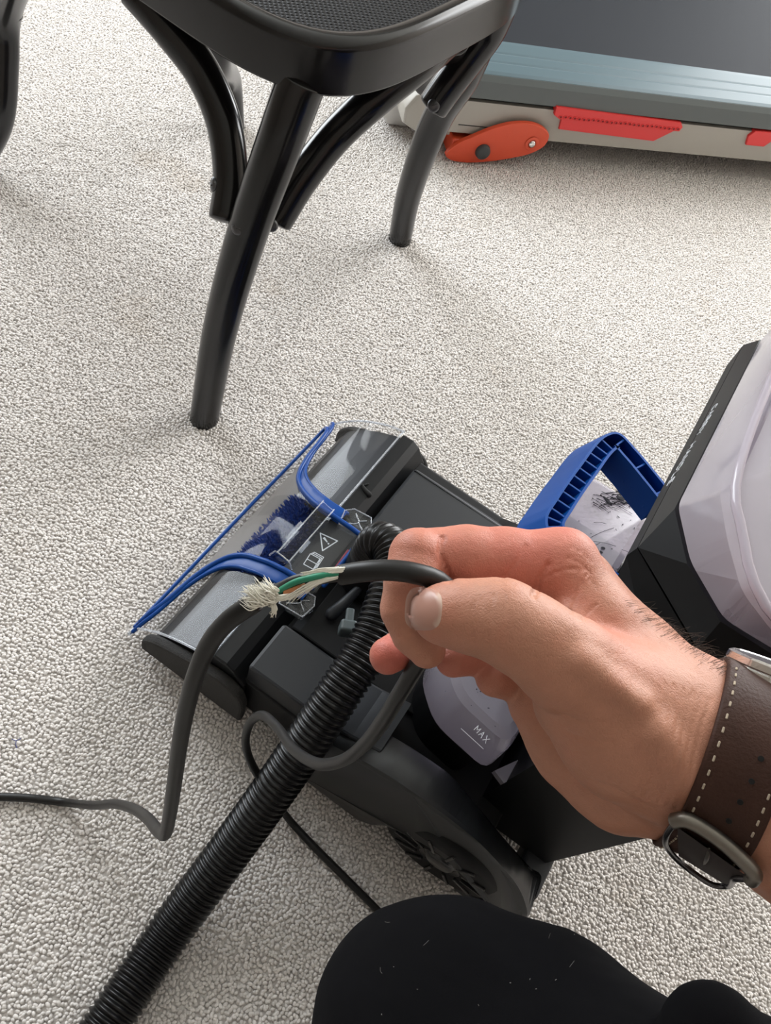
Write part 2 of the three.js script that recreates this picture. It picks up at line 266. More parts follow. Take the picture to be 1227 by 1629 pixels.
// ---------------------------------------------------------------- bentwood chair
{
  const cx = -0.307, cz = -0.808, yaw = THREE.MathUtils.degToRad(73), HS = 0.2;
  const chair = thing('bentwood_chair', 'black lacquered bentwood chair with a dark woven seat standing beside the treadmill', 'chair', [cx, 0, cz], 0);
  const L = (v) => into(chair, v);
  const ringAt = (s, y, n = 120) => { const out = []; for (let i = 0; i < n; i++) { const a = (i / n) * Math.PI * 2, c = Math.cos(a), q = Math.sin(a), k = HS * s / Math.pow(Math.abs(c) ** 4 + Math.abs(q) ** 4, 0.25); const u = c * k, w = q * k; out.push(V3(u * Math.cos(yaw) - w * Math.sin(yaw), y, -(u * Math.sin(yaw) + w * Math.cos(yaw)))); } return out; };
  const sc = (d) => 1 - d / HS;
  // cross-section of the bent seat frame, outside -> over the top -> inside -> underneath
  const sec = [[0.002, 0.414], [0, 0.417], [0, 0.452], [0.0015, 0.4565], [0.005, 0.4600], [0.010, 0.4610], [0.015, 0.4600], [0.0185, 0.457], [0.0205, 0.452], [0.021, 0.445], [0.021, 0.416], [0.019, 0.414], [0.01, 0.4135]];
  mesh('seat_frame', gridGeo(sec.map(([d, y]) => ringAt(sc(d), y)), true, true), M.lacquer, chair);
  const weave = dataTex(64, (u, v) => { const a = Math.abs(Math.sin(u * Math.PI * 2)), b = Math.abs(Math.sin(v * Math.PI * 2)); return (Math.floor(u * 2) + Math.floor(v * 2)) % 2 ? 0.25 + 0.75 * Math.sqrt(a * b) : 0.3 * Math.sqrt(a * b); });
  weave.repeat.set(58, 58);
  const seatRings = [0.017, 0.03, 0.05, 0.09, 0.14, 0.19].map((d, i) => ringAt(sc(d), 0.4555 + [0, 0.0004, 0.0012, 0.002, 0.0024, 0.0026][i]));
  const sg = gridGeo(seatRings, true); { const p = sg.attributes.position, uv = sg.attributes.uv; for (let i = 0; i < p.count; i++) uv.setXY(i, p.getX(i) * 2.2 * Math.cos(0.6) - p.getZ(i) * 2.2 * Math.sin(0.6), p.getX(i) * 2.2 * Math.sin(0.6) + p.getZ(i) * 2.2 * Math.cos(0.6)); }
  mesh('woven_seat', sg, std([0.007, 0.007, 0.0075], 0.6, { side: THREE.DoubleSide, bumpMap: weave, bumpScale: 0.004, specularIntensity: 0.35 }), chair);
  const w3 = (x, f, y) => V3(x, y, -f);                             // world point from right, forward, height
  const legs = [
    [w3(-0.256, 0.531, -0.006), atHeight(351, 522, 0.146), atHeight(394, 370, 0.27), atHeight(451, 210, 0.374), w3(-0.214, 0.607, 0.416)],
    [w3(-0.155, 0.998, -0.006), atHeight(649, 316, 0.09), atHeight(675, 237, 0.19), atHeight(700, 180, 0.25), atHeight(740, 115, 0.32), w3(-0.118, 0.893, 0.416)],
    [w3(-0.49, 1.09, -0.006), w3(-0.492, 1.07, 0.08), atHeight(345, 78, 0.2), w3(-0.455, 0.99, 0.416)],
    [w3(-0.735, 0.76, -0.006), atHeight(-2, 190, 0.085), atHeight(5, 100, 0.15), atHeight(6, 30, 0.2), w3(-0.51, 0.705, 0.416)],
  ];
  const legCurves = legs.map((p) => new THREE.CatmullRomCurve3(p, false, 'centripetal'));
  legs.forEach((p) => mesh('leg', tubeGeo(p.map(L), (t) => 0.0178 + 0.0034 * t, 48, 20, { round: 0.25 }), M.lacquer, chair));
  const braces = [
    [[360, 347, 0.265], [367, 290, 0.29], [356, 195, 0.33], [322, 115, 0.36], [272, 48, 0.385], [215, -18, 0.405]],
    [[441, 349, 0.26], [478, 288, 0.295], [535, 215, 0.335], [600, 155, 0.375], [668, 100, 0.402], [715, 60, 0.405]],
    [[676, 132, 0.265], [690, 115, 0.29], [710, 92, 0.33], [725, 60, 0.39]],
    [[690, 168, 0.3], [714, 134, 0.325], [748, 90, 0.355], [778, 48, 0.385], [800, 0, 0.42]],
    [[14, 24, 0.21], [6, -20, 0.24], [-20, -60, 0.3], [60, -60, 0.4]],
  ];
  braces.forEach((b, i) => mesh('brace', tubeGeo(b.map(([x, y, z]) => L(atHeight(x, y, z))), [0.0172, 0.0168, 0.0165, 0.0185, 0.0165][i], 44, 18, { round: 0.3 }), M.lacquer, chair));
  const hoop = [[-0.112, 0.905, 0.405], [-0.088, 0.935, 0.56], [-0.098, 0.985, 0.77], [-0.16, 1.03, 0.865], [-0.25, 1.06, 0.885], [-0.345, 1.08, 0.865], [-0.42, 1.085, 0.77], [-0.45, 1.06, 0.56], [-0.435, 1.0, 0.405]];
  mesh('back_hoop', tubeGeo(hoop.map(([x, f, y]) => L(w3(x, f, y))), 0.0145, 80, 18, { round: 0.3 }), M.lacquer, chair);
  mesh('back_splat', tubeGeo([[-0.1, 0.95, 0.62], [-0.2, 1.0, 0.67], [-0.32, 1.045, 0.67], [-0.445, 1.065, 0.62]].map(([x, f, y]) => L(w3(x, f, y))), 0.011, 40, 14), M.lacquer, chair);
  // slotted screws
  const screwGeo = (() => { const lathe = new THREE.LatheGeometry([[0, 0.0022], [0.003, 0.002], [0.0058, 0.0013], [0.0072, 0], [0.0072, -0.003]].map(([x, y]) => new THREE.Vector2(x, y)), 20); return join([lathe, rbox(0.0100, 0.0012, 0.0012, 0.0003, 0, 0.0021, 0)]); })();
  const metal = std([0.1, 0.1, 0.105], 0.35, { metalness: 0.8 });
  const braceCurves = braces.map((b) => new THREE.CatmullRomCurve3(b.map(([x, y, z]) => atHeight(x, y, z)), false, 'centripetal'));
  // each screw sits on the curve of its leg or brace, where that passes closest to the sight line
  [[379, 362, legCurves[0], 0.0190], [431, 358, braceCurves[1], 0.0166], [337, 293, braceCurves[0], 0.0172], [690, 168, braceCurves[3], 0.0185], [20, 8, braceCurves[4], 0.0165]].forEach(([x, y, curve, r], i) => {
    const d = ray(x, y).normalize(); let best = null, bd = 9; for (const p of curve.getPoints(200)) { const v = p.clone().sub(eye), off = v.clone().addScaledVector(d, -v.dot(d)), l = off.length(); if (l < bd) { bd = l; best = p; } }
    const v = best.clone().sub(eye), near = eye.clone().addScaledVector(d, v.dot(d)), side = near.sub(best); if (side.length() > r * 0.98) side.setLength(r * 0.98);
    const n = side.clone().addScaledVector(d, -Math.sqrt(Math.max(0, r * r - side.lengthSq()))).normalize();
    const m = mesh('screw', screwGeo, metal, chair); m.position.copy(L(best.clone().addScaledVector(n, r + 0.0004))); m.quaternion.setFromUnitVectors(V3(0, 1, 0), n); m.rotateY(i * 1.3);
  });
}

// ---------------------------------------------------------------- treadmill
{
  const g = thing('treadmill', 'grey treadmill with a dark belt, silver foot rails and red side fittings', 'treadmill', [-0.01, 0, -1.342], THREE.MathUtils.degToRad(31.7));
  const beige = std([0.37, 0.35, 0.31], 0.5), rail = std([0.07, 0.105, 0.12], 0.45, { specularIntensity: 0.3 }), skirt = std([0.10, 0.115, 0.115], 0.5), beltM = std([0.016, 0.018, 0.022], 0.75, { bumpMap: grainTex, bumpScale: 0.0004, specularIntensity: 0.2 });
  const red = std([0.72, 0.035, 0.035], 0.42), orange = std([0.68, 0.075, 0.025], 0.42), dark = std([0.015, 0.015, 0.016], 0.6);
  grainTex.repeat.set(40, 40);
  const X0 = -0.2, X1 = 1.45, WID = 0.66;
  mesh('side_frame', join([extrude([[0, 0.047], [-0.03, 0.047], [-0.03, 0.104], [0, 0.104]], X0, X1, 'x', 0.004)]), beige, g);
  mesh('side_frame', extrude([[-WID, 0.047], [-WID + 0.03, 0.047], [-WID + 0.03, 0.104], [-WID, 0.104]], X0, X1, 'x', 0.004), beige, g);
  // skirt under the foot rail, with the dark slit below it
  for (const [k, zz] of [[1, 0], [-1, -WID]]) {
    mesh('rail_skirt', extrude([[zz + 0.003 * k, 0.112], [zz - 0.02 * k, 0.112], [zz - 0.02 * k, 0.147], [zz - 0.006 * k, 0.147], [zz, 0.139]].map((p) => p), X0 - 0.005, X1, 'x', 0.001), skirt, g);
    mesh('slit', extrude([[zz - 0.008 * k, 0.1], [zz - 0.02 * k, 0.1], [zz - 0.02 * k, 0.115], [zz - 0.008 * k, 0.115]], X0, X1, 'x', 0), dark, g);
    const prof = [[-0.004, 0.1435], [-0.007, 0.1475], [-0.014, 0.1495], [-0.036, 0.1505], [-0.040, 0.1496], [-0.044, 0.1505], [-0.062, 0.1512], [-0.066, 0.1502], [-0.070, 0.1512], [-0.094, 0.152], [-0.102, 0.1518], [-0.108, 0.147], [-0.108, 0.138], [-0.006, 0.138]];
    mesh('foot_rail', extrude(prof.map(([z, y]) => [zz + z * k, y]), X0 - 0.008, X1, 'x', 0), rail, g);
  }
  mesh('running_belt', uvMetres(rbox(X1 - X0 - 0.02, 0.012, WID - 0.21, 0.005, (X0 + X1) / 2, 0.139, -WID / 2)), beltM, g);
  mesh('deck', rbox(X1 - X0 - 0.1, 0.04, WID - 0.05, 0.004, (X0 + X1) / 2, 0.11, -WID / 2), dark, g);
  // rear end caps, the light one at the corner and the rounded cover of the roller
  const capProf = [[0, 0.03], [-0.02, 0.0], [-0.05, 0.002], [-0.075, 0.03], [-0.085, 0.075], [-0.075, 0.115], [-0.04, 0.145], [0.02, 0.147], [0.02, 0.03]];
  const capG = new THREE.ExtrudeGeometry(shape(capProf), { depth: WID - 0.12, bevelEnabled: true, bevelSize: 0.006, bevelThickness: 0.012, bevelSegments: 4, curveSegments: 8 }).translate(X0 - 0.015, 0.004, -WID + 0.035);
  mesh('rear_cover', toCreasedNormals(capG, 0.7), std([0.62, 0.61, 0.58], 0.45), g);
  const corner = new THREE.ExtrudeGeometry(shape([[0.02, 0.045], [-0.035, 0.045], [-0.06, 0.058], [-0.062, 0.08], [-0.05, 0.1], [-0.03, 0.108], [0.02, 0.108]]), { depth: 0.045, bevelEnabled: true, bevelSize: 0.005, bevelThickness: 0.006, bevelSegments: 3 }).translate(X0 - 0.002, -0.004, -0.055);
  mesh('corner_cap', toCreasedNormals(corner, 0.7), beige, g);
  mesh('belt_roller', new THREE.CylinderGeometry(0.026, 0.026, WID - 0.24, 24).rotateX(Math.PI / 2).translate(X0 + 0.0, 0.118, -WID / 2), dark, g);
  // folding foot: two red plates, pad, bolt
  const footS = new THREE.Shape(); { const P = [[-0.182, 0.012], [-0.168, 0.003], [-0.14, 0.001], [-0.1, 0.006], [-0.06, 0.016], [-0.022, 0.03], [-0.004, 0.047], [-0.004, 0.066], [-0.02, 0.078], [-0.045, 0.084], [-0.08, 0.081], [-0.11, 0.07], [-0.14, 0.053], [-0.168, 0.034]]; footS.setFromPoints(new THREE.CatmullRomCurve3(P.map(([x, y]) => V3(x, y, 0)), true).getPoints(60).map((p) => new THREE.Vector2(p.x, p.y))); }
  const hole = (x, y, r) => { const h = new THREE.Path(); h.absarc(x, y, r, 0, 6.283, true); footS.holes.push(h); };
  hole(-0.087, 0.057, 0.0052); hole(-0.158, 0.011, 0.0048);
  const plate = new THREE.ExtrudeGeometry(footS, { depth: 0.006, bevelEnabled: true, bevelSize: 0.0015, bevelThickness: 0.0015, bevelOffset: -0.0015, bevelSegments: 3, curveSegments: 24 });
  mesh('foot_plate', plate.clone().translate(0, 0, 0.007), orange, g);
  mesh('foot_plate', plate.clone().translate(0.0, 0, -0.052), orange, g);
  mesh('foot_web', join([rbox(0.03, 0.034, 0.05, 0.004, -0.158, 0.02, -0.02)]), orange, g);
  const lathe = (pts, n = 28) => new THREE.LatheGeometry(pts.map(([x, y]) => new THREE.Vector2(x, y)), n).rotateX(Math.PI / 2);
  mesh('foot_pad', lathe([[0, 0.006], [0.009, 0.006], [0.0125, 0.003], [0.0135, -0.002], [0.0135, -0.02]]).translate(-0.117, 0.026, 0.0175), std([0.045, 0.05, 0.052], 0.6), g);
  mesh('bolt_boss', lathe([[0.0075, 0.0015], [0.012, 0.0012], [0.0125, 0]]).translate(-0.031, 0.049, 0.0155), orange, g);
  for (const [x, y, r] of [[-0.087, 0.057, 0.005], [-0.158, 0.011, 0.0046]]) mesh('pin_hole', new THREE.CylinderGeometry(r, r, 0.002, 18).rotateX(Math.PI / 2).translate(x, y, 0.0098), std([0.12, 0.01, 0.006], 0.7), g);
  mesh('seam', rbox(0.085, 0.0014, 0.0012, 0.0004, -0.128, 0.0615, 0.0002), dark, g);
  const bolt = mesh('bolt', join([lathe([[0, 0.0035], [0.004, 0.0035], [0.0062, 0.0015], [0.0064, -0.004]]).translate(-0.031, 0.049, 0.0162), rbox(0.007, 0.0016, 0.001, 0.0003, -0.031, 0.049, 0.0197), rbox(0.0016, 0.007, 0.001, 0.0003, -0.031, 0.049, 0.0197)]), std([0.7, 0.7, 0.68], 0.2, { metalness: 1 }), g);
  // red side fittings hooked over the frame
  const fit = (pts, z0, z1) => new THREE.ExtrudeGeometry(shape(pts), { depth: z1 - z0, bevelEnabled: true, bevelSize: 0.0012, bevelThickness: 0.0012, bevelSegments: 2 }).translate(0, 0, z0);
  mesh('red_fitting', join([fit([[-0.008, 0.113], [-0.006, 0.1], [0.006, 0.094], [0.25, 0.094], [0.252, 0.101], [0.245, 0.108]], -0.006, 0.006), fit([[0.012, 0.094], [0.016, 0.074], [0.212, 0.069], [0.245, 0.094]], -0.004, 0.003)]), red, g);
  const ring = new THREE.TorusGeometry(0.0032, 0.0011, 6, 14);
  const chain = []; for (let i = 0; i < 27; i++) chain.push(ring.clone().scale(1, 0.85, 1).translate(0.006 + i * 0.0092, 0.0975 + 0.0005 * Math.sin(i), 0.0075));
  const per = mesh('perforated_edge', join(chain), red, g);
  mesh('perforations', join(Array.from({ length: 27 }, (_, i) => new THREE.CylinderGeometry(0.0019, 0.0019, 0.001, 10).rotateX(Math.PI / 2).translate(0.006 + i * 0.0092, 0.0975 + 0.0005 * Math.sin(i), 0.0072))), std([0.2, 0.006, 0.008], 0.7), per);
  mesh('red_fitting', fit([[0.405, 0.096], [0.412, 0.08], [0.452, 0.08], [0.465, 0.097], [0.5, 0.1], [0.5, 0.108], [0.412, 0.106]], -0.005, 0.004), red, g);
}

// ---------------------------------------------------------------- upright carpet washer
const A0 = atHeight(222, 1010, 0.02), B0 = atHeight(525, 690, 0.02);
const washer = thing('carpet_washer', 'black upright carpet washer with a clear blue-edged brush cover and a blue tank handle', 'carpet cleaner', [A0.x, 0, A0.z], Math.atan2(-(B0.z - A0.z), B0.x - A0.x));
const cl = (px, py, y) => into(washer, atHeight(px, py, y));
{
  const g = washer, HW = 0.343;
  const coverY = (z) => { const P = [[-0.006, 0.012], [-0.005, 0.024], [0, 0.036], [0.012, 0.052], [0.03, 0.071], [0.05, 0.086], [0.07, 0.097], [0.09, 0.104], [0.115, 0.108], [0.16, 0.109]]; for (let i = 1; i < P.length; i++) if (z <= P[i][0]) { const t = (z - P[i - 1][0]) / (P[i][0] - P[i - 1][0]); return lerp(P[i - 1][1], P[i][1], clamp(t, 0, 1)); } return 0.109; };
  const zs = [-0.006, -0.005, -0.002, 0.002, 0.008, 0.016, 0.026, 0.036, 0.048, 0.06, 0.072, 0.082, 0.09];
  // black head under the cover: both sides full, the middle open towards the brush
  const under = [[0.014, 0.012], [0.016, 0.03], [0.024, 0.05], [0.04, 0.068], [0.058, 0.082], [0.076, 0.092], [0.088, 0.098], [0.09, 0.105], [0.104, 0.106], [0.113, 0.101], [0.12, 0.09], [0.126, 0.082], [0.126, 0.012]];
  const mid = [[0.086, 0.012], [0.084, 0.094], [0.088, 0.1], [0.124, 0.101], [0.14, 0.094], [0.14, 0.012]];
  mesh('brush_head', join([extrude(under, 0.003, 0.1, 'x', 0.002), extrude(under, 0.205, HW - 0.003, 'x', 0.002), extrude(mid, 0.098, 0.208, 'x', 0.002), rbox(0.33, 0.02, 0.03, 0.003, HW / 2, 0.022, 0.108)]), M.plastic, g);
  // end bumpers of dark felt-like rubber
  const bump = new THREE.Shape(); bump.setFromPoints(new THREE.CatmullRomCurve3([[0.008, 0.012], [0.010, 0.034], [0.022, 0.052], [0.045, 0.066], [0.08, 0.082], [0.11, 0.088], [0.126, 0.08], [0.134, 0.062], [0.135, 0.012]].map(([x, y]) => V3(x, y, 0)), false, 'centripetal').getPoints(40).map((p) => new THREE.Vector2(p.x, p.y)));
  for (const [a, b] of [[-0.008, 0.003], [HW - 0.003, HW + 0.004]]) mesh('end_bumper', uvMetres(extrude(bump, a, b, 'x', 0.003), 8), M.felt, g);
  // brush roll with rows of bristles, seen through the cover
  const roll = mesh('brush_roll', new THREE.CylinderGeometry(0.0285, 0.0285, 0.112, 24).rotateZ(Math.PI / 2).translate(0.153, 0.047, 0.056), std([0.008, 0.022, 0.11], 0.95, { specularIntensity: 0.2 }), g);
  const bris = []; for (let k = 0; k < 34; k++) for (let i = 0; i < 58; i++) { const a = k / 34 * 6.283 + i * 0.04 + rr(-0.06, 0.06); const b = new THREE.ConeGeometry(0.0019, rr(0.004, 0.0065), 4, 1, true); b.translate(0, 0.0303, 0); b.rotateZ(rr(-0.15, 0.15)); b.rotateX(a); b.translate(0.102 + i * 0.0019 + rr(-0.0006, 0.0006), 0.047, 0.056); bris.push(b); }
  const bm = mesh('bristles', join(bris), std([0.012, 0.035, 0.17], 0.9), roll); bm.userData.kind = 'stuff'; bm.userData.label = 'dark blue brush bristles';
  // clear cover: side sheets and the raised middle window with its tongue
  const sheet = (xa, xb, z0, z1, lift) => { const rows = []; const zz = zs.filter((z) => z > z0 + 1e-4 && z < z1 - 1e-4); zz.unshift(z0); zz.push(z1); for (const z of zz) { const row = []; for (let i = 0; i <= 14; i++) row.push(V3(lerp(xa(z), xb(z), i / 14), coverY(z) + lift, z)); rows.push(row); } return gridGeo(rows); };
  const edge = (pts) => { const c = new THREE.CatmullRomCurve3(pts.map(([z, x]) => V3(x, 0, z)), false, 'centripetal').getPoints(60); return (z) => { for (let i = 1; i < c.length; i++) if (z <= c[i].z) { const t = (z - c[i - 1].z) / Math.max(1e-6, c[i].z - c[i - 1].z); return lerp(c[i - 1].x, c[i].x, clamp(t, 0, 1)); } return c[c.length - 1].x; }; };
  const leftE = edge([[-0.006, 0.003], [0.004, 0.03], [0.012, 0.07], [0.022, 0.092], [0.037, 0.105], [0.06, 0.1085], [0.14, 0.109]]), rightE = edge([[-0.006, 0.339], [0.004, 0.322], [0.012, 0.268], [0.020, 0.240], [0.030, 0.224], [0.05, 0.208], [0.076, 0.1975], [0.12, 0.193], [0.14, 0.192]]);
  const cover = mesh('front_cover', join([sheet(() => 0.0, (z) => leftE(z), -0.006, 0.088, 0.002), sheet((z) => rightE(z), () => HW, -0.006, 0.088, 0.002), sheet(leftE, rightE, -0.006, 0.128, 0.006)]), M.clear, g);
  cover.userData.label = 'clear plastic brush cover';
  mesh('suction_duct', gridGeo([0.004, 0.012, 0.02, 0.028, 0.036, 0.044].map((z, j) => Array.from({ length: 13 }, (_, i) => V3(lerp(Math.max(leftE(z), 0.02), Math.min(rightE(z), 0.32), i / 12), coverY(z) - 0.006 - 0.0015 * j, z)))), std([0.36, 0.335, 0.31], 0.45, { transmission: 0.55, thickness: 0, specularIntensity: 0.4, side: THREE.DoubleSide }), g);
  // thickened lip and back rims of the clear sheets
  const rim = (pts, r) => tubeGeo(pts, r, 40, 8);
  const rimM = std([0.86, 0.89, 0.93], 0.08, { transmission: 0.75, thickness: 0, ior: 1.45 });
  mesh('clear_rim', join([rim([V3(-0.003, 0.012, -0.011), V3(0.17, 0.012, -0.0135), V3(HW + 0.003, 0.012, -0.011)], 0.0022), rim([V3(0, 0.107, 0.088), V3(0.05, 0.107, 0.0885), V3(0.107, 0.108, 0.09)], 0.0011), rim([V3(0.199, 0.108, 0.0885), V3(0.27, 0.107, 0.088), V3(HW - 0.002, 0.106, 0.0875)], 0.0011),
    rim([0.0, 0.01, 0.03, 0.05, 0.07, 0.088].map((z) => V3(-0.0005, coverY(z) + 0.002, z)), 0.0013), rim([0.0, 0.01, 0.03, 0.05, 0.07, 0.088].map((z) => V3(HW, coverY(z) + 0.002, z)), 0.0013)]), rimM, g);
  // blue gasket: double bead along both branches, across the front and round the tongue
  const bead = (f, off, lift, z0, z1, r) => { const pts = []; for (let i = 0; i <= 26; i++) { const u = i / 26, z = lerp(z0, z1, u * u * 0.75 + u * 0.25); pts.push(V3(f(z) + off, coverY(z) + lift, z)); } return tubeGeo(pts, r, 80, 8); };
  const flatBead = (f, o0, o1, lift, z0, z1) => { const rows = [[], [], [], []]; for (let i = 0; i <= 60; i++) { const u = i / 60, z = lerp(z0, z1, u * u * 0.75 + u * 0.25), x = f(z), y = coverY(z) + lift; rows[0].push(V3(x + o0, y - 0.004, z)); rows[1].push(V3(x + o0 * 0.9, y, z)); rows[2].push(V3(x + o1 * 0.9, y, z)); rows[3].push(V3(x + o1, y - 0.004, z)); } return gridGeo(rows); };
  const gas = mesh('gasket', join([bead(leftE, 0.002, 0.008, -0.005, 0.122, 0.0028), bead(leftE, -0.012, 0.0045, -0.004, 0.118, 0.0022), flatBead(leftE, -0.013, 0.004, 0.0068, -0.005, 0.122),
    bead(rightE, -0.002, 0.008, -0.005, 0.127, 0.0028), bead(rightE, 0.012, 0.0045, -0.004, 0.1, 0.0022), flatBead(rightE, -0.004, 0.013, 0.0068, -0.005, 0.1),
    tubeGeo([V3(0.002, 0.028, -0.007), V3(0.17, 0.030, -0.007), V3(0.339, 0.028, -0.007)], 0.0021, 20, 8), tubeGeo([V3(0.192, 0.1165, 0.126), V3(0.186, 0.117, 0.129), V3(0.16, 0.117, 0.130), V3(0.12, 0.117, 0.130)], 0.0026, 24, 8)]), M.blue, g);
  gas.material = std([0.003, 0.05, 0.24], 0.34, { side: THREE.DoubleSide, specularIntensity: 0.5 });
  // label under the tongue: warning triangle and manual
  const label = canvasTex(512, 256, (c, w, h) => {
    c.fillStyle = '#131313'; c.fillRect(0, 0, w, h); c.strokeStyle = '#cfd4d6'; c.fillStyle = '#cfd4d6'; c.lineJoin = 'round'; c.lineWidth = 9;
    c.save(); c.translate(345, 108); c.rotate(0.30); c.beginPath(); c.moveTo(0, -70); c.lineTo(66, 52); c.lineTo(-66, 52); c.closePath(); c.stroke(); c.beginPath(); c.moveTo(-9, -28); c.lineTo(9, -28); c.lineTo(4, 18); c.lineTo(-4, 18); c.fill(); c.beginPath(); c.arc(0, 32, 7, 0, 7); c.fill(); c.restore();
    c.save(); c.translate(168, 138); c.rotate(-0.12); c.lineWidth = 6;
    for (const o of [24, 12, 0]) { c.fillStyle = '#131313'; c.beginPath(); c.rect(-58 + o, -50 + o * 0.7, 92, 78); c.fill(); c.stroke(); }
    c.beginPath(); c.moveTo(-12, -50); c.lineTo(-12, 28); c.stroke(); c.beginPath(); c.moveTo(-58, 28); c.lineTo(-12, 40); c.lineTo(34, 28); c.stroke(); c.restore();
  });
  const lab = mesh('printed_label', new THREE.PlaneGeometry(0.078, 0.036).rotateX(-Math.PI / 2).translate(0.155, 0.1045, 0.103), new THREE.MeshPhysicalMaterial({ map: label, roughness: 0.5 }), g);
  // clear prism handle and latches of the cover
  const prism = extrude([[0.074, 0.107], [0.070, 0.121], [0.076, 0.124], [0.088, 0.121], [0.091, 0.1125], [0.087, 0.11]], 0.117, 0.194, 'x', 0.0012);
  mesh('cover_grip', prism, std([0.9, 0.92, 0.95], 0.03, { transmission: 1, thickness: 0, ior: 1.45, specularIntensity: 0.5 }), g);
  mesh('cover_grip_edge', join([tubeGeo([V3(0.117, 0.1245, 0.075), V3(0.155, 0.1248, 0.075), V3(0.194, 0.1245, 0.075)], 0.0008, 8, 6), tubeGeo([V3(0.117, 0.1215, 0.089), V3(0.155, 0.1218, 0.089), V3(0.194, 0.1215, 0.089)], 0.0008, 8, 6), tubeGeo([V3(0.1165, 0.1245, 0.074), V3(0.1165, 0.1215, 0.089), V3(0.1165, 0.111, 0.094)], 0.0008, 10, 6), tubeGeo([V3(0.1165, 0.1235, 0.072), V3(0.1165, 0.109, 0.067)], 0.0009, 6, 6)]), rimM, g);
  for (const [px, py, y, tw] of [[566, 831, 0.112, 0.15], [474, 957, 0.108, 0.1]]) {
    const p = cl(px, py, y), l = mesh('cover_latch', toCreasedNormals(new THREE.ExtrudeGeometry(shape([[-0.012, -0.014], [0.006, -0.016], [0.013, -0.008], [0.013, 0.012], [0.004, 0.016], [-0.012, 0.012]]), { depth: 0.006, bevelEnabled: true, bevelSize: 0.001, bevelThickness: 0.001, bevelSegments: 1 }), 0.4).rotateX(Math.PI / 2), std([0.9, 0.92, 0.95], 0.03, { transmission: 1, thickness: 0, specularIntensity: 0.6 }), g);
    l.position.copy(p); l.rotation.y = tw;
    const LE = [[-0.012, -0.014], [0.006, -0.016], [0.013, -0.008], [0.013, 0.012], [0.004, 0.016], [-0.012, 0.012]].map(([x, z]) => V3(x, 0.0015, z));
    mesh('latch_edge', join(LE.map((p, i) => tubeGeo(new THREE.LineCurve3(p, LE[(i + 1) % 6]), 0.0007, 3, 6))), rimM, l);
    mesh('latch_rib', join([tubeGeo([V3(-0.008, 0.0022, -0.008), V3(0, 0.0022, 0.003), V3(0.008, 0.0022, -0.004)], 0.0007, 10, 5), tubeGeo([V3(-0.006, 0.0022, 0.01), V3(0.001, 0.0022, 0.003), V3(0.006, 0.0022, 0.009)], 0.0007, 10, 5)]), rimM, l);
  }
  // deck behind the head
  mesh('deck', join([rbox(0.328, 0.074, 0.19, 0.004, 0.172, 0.049, 0.215), rbox(0.29, 0.07, 0.14, 0.004, 0.172, 0.055, 0.32), extrude([[0.128, 0.06], [0.128, 0.093], [0.137, 0.096], [0.30, 0.098], [0.30, 0.06]], 0.074, 0.21, 'x', 0.002)]), M.plasticMatte, g);
  // raised left panel, right panel with its sloping outer edge
  mesh('raised_panel', extrude([[0.1235, 0.03], [0.1235, 0.117], [0.1265, 0.12], [0.2, 0.122], [0.235, 0.132], [0.262, 0.145], [0.262, 0.03]], 0.010, 0.0635, 'x', 0.0025), M.plasticGrey, g);
  mesh('side_panel', join([extrude([[0.124, 0.03], [0.124, 0.1], [0.128, 0.104], [0.262, 0.106], [0.30, 0.106], [0.30, 0.03]], 0.216, 0.31, 'x', 0.002), loftRings([[[0.306, 0.105, 0.126], [0.336, 0.07, 0.126], [0.336, 0.03, 0.126], [0.306, 0.03, 0.126]], [[0.306, 0.106, 0.262], [0.336, 0.075, 0.262], [0.336, 0.03, 0.262], [0.306, 0.03, 0.262]]].map((r) => r.map((p) => V3(...p))))]), M.plasticGrey, g);
  // side arms over the wheels
  const arm = new THREE.Shape(); arm.setFromPoints([...smoothCurve([[0.2, 0.112], [0.232, 0.128], [0.262, 0.145], [0.30, 0.154], [0.345, 0.155], [0.372, 0.150], [0.405, 0.131], [0.437, 0.106], [0.449, 0.09], [0.449, 0.065], [0.441, 0.045]].map(([z, y]) => V3(z, y, 0)), 50), ...smoothCurve([[0.43, 0.04], [0.41, 0.062], [0.375, 0.082], [0.34, 0.082], [0.312, 0.064], [0.30, 0.03]].map(([z, y]) => V3(z, y, 0)), 20), V3(0.288, 0.014, 0), V3(0.2, 0.014, 0)].map((p) => new THREE.Vector2(p.x, p.y)));
  { const ag = extrude(arm, -0.004, 0.031, 'x', 0.005), p = ag.attributes.position;     // flared below, its top falling towards the inside
    for (let i = 0; i < p.count; i++) { const x = p.getX(i), y = p.getY(i), z = p.getZ(i), k = sstep(0.07, 0.11, y) * clamp((x + 0.002) / 0.031, 0, 1); p.setXYZ(i, x - 0.012 * sstep(0.014, 0, x) * sstep(0.125, 0.075, y), y - k * lerp(0.004, 0.036, sstep(0.31, 0.385, z)), z); }
    ag.computeVertexNormals(); mesh('side_arm', toCreasedNormals(ag, 0.55), std([0.009, 0.0098, 0.011], 0.36, { specularIntensity: 0.9 }), g); }
  mesh('side_arm', toCreasedNormals(extrude(arm, 0.292, 0.336, 'x', 0.006).scale(1, 0.66, 1), 0.6), M.plastic, g);
  mesh('rear_bar', join([rbox(0.31, 0.03, 0.03, 0.006, 0.17, 0.035, 0.448), rbox(0.02, 0.022, 0.07, 0.004, -0.002, 0.02, 0.432)]), M.plasticGrey, g);
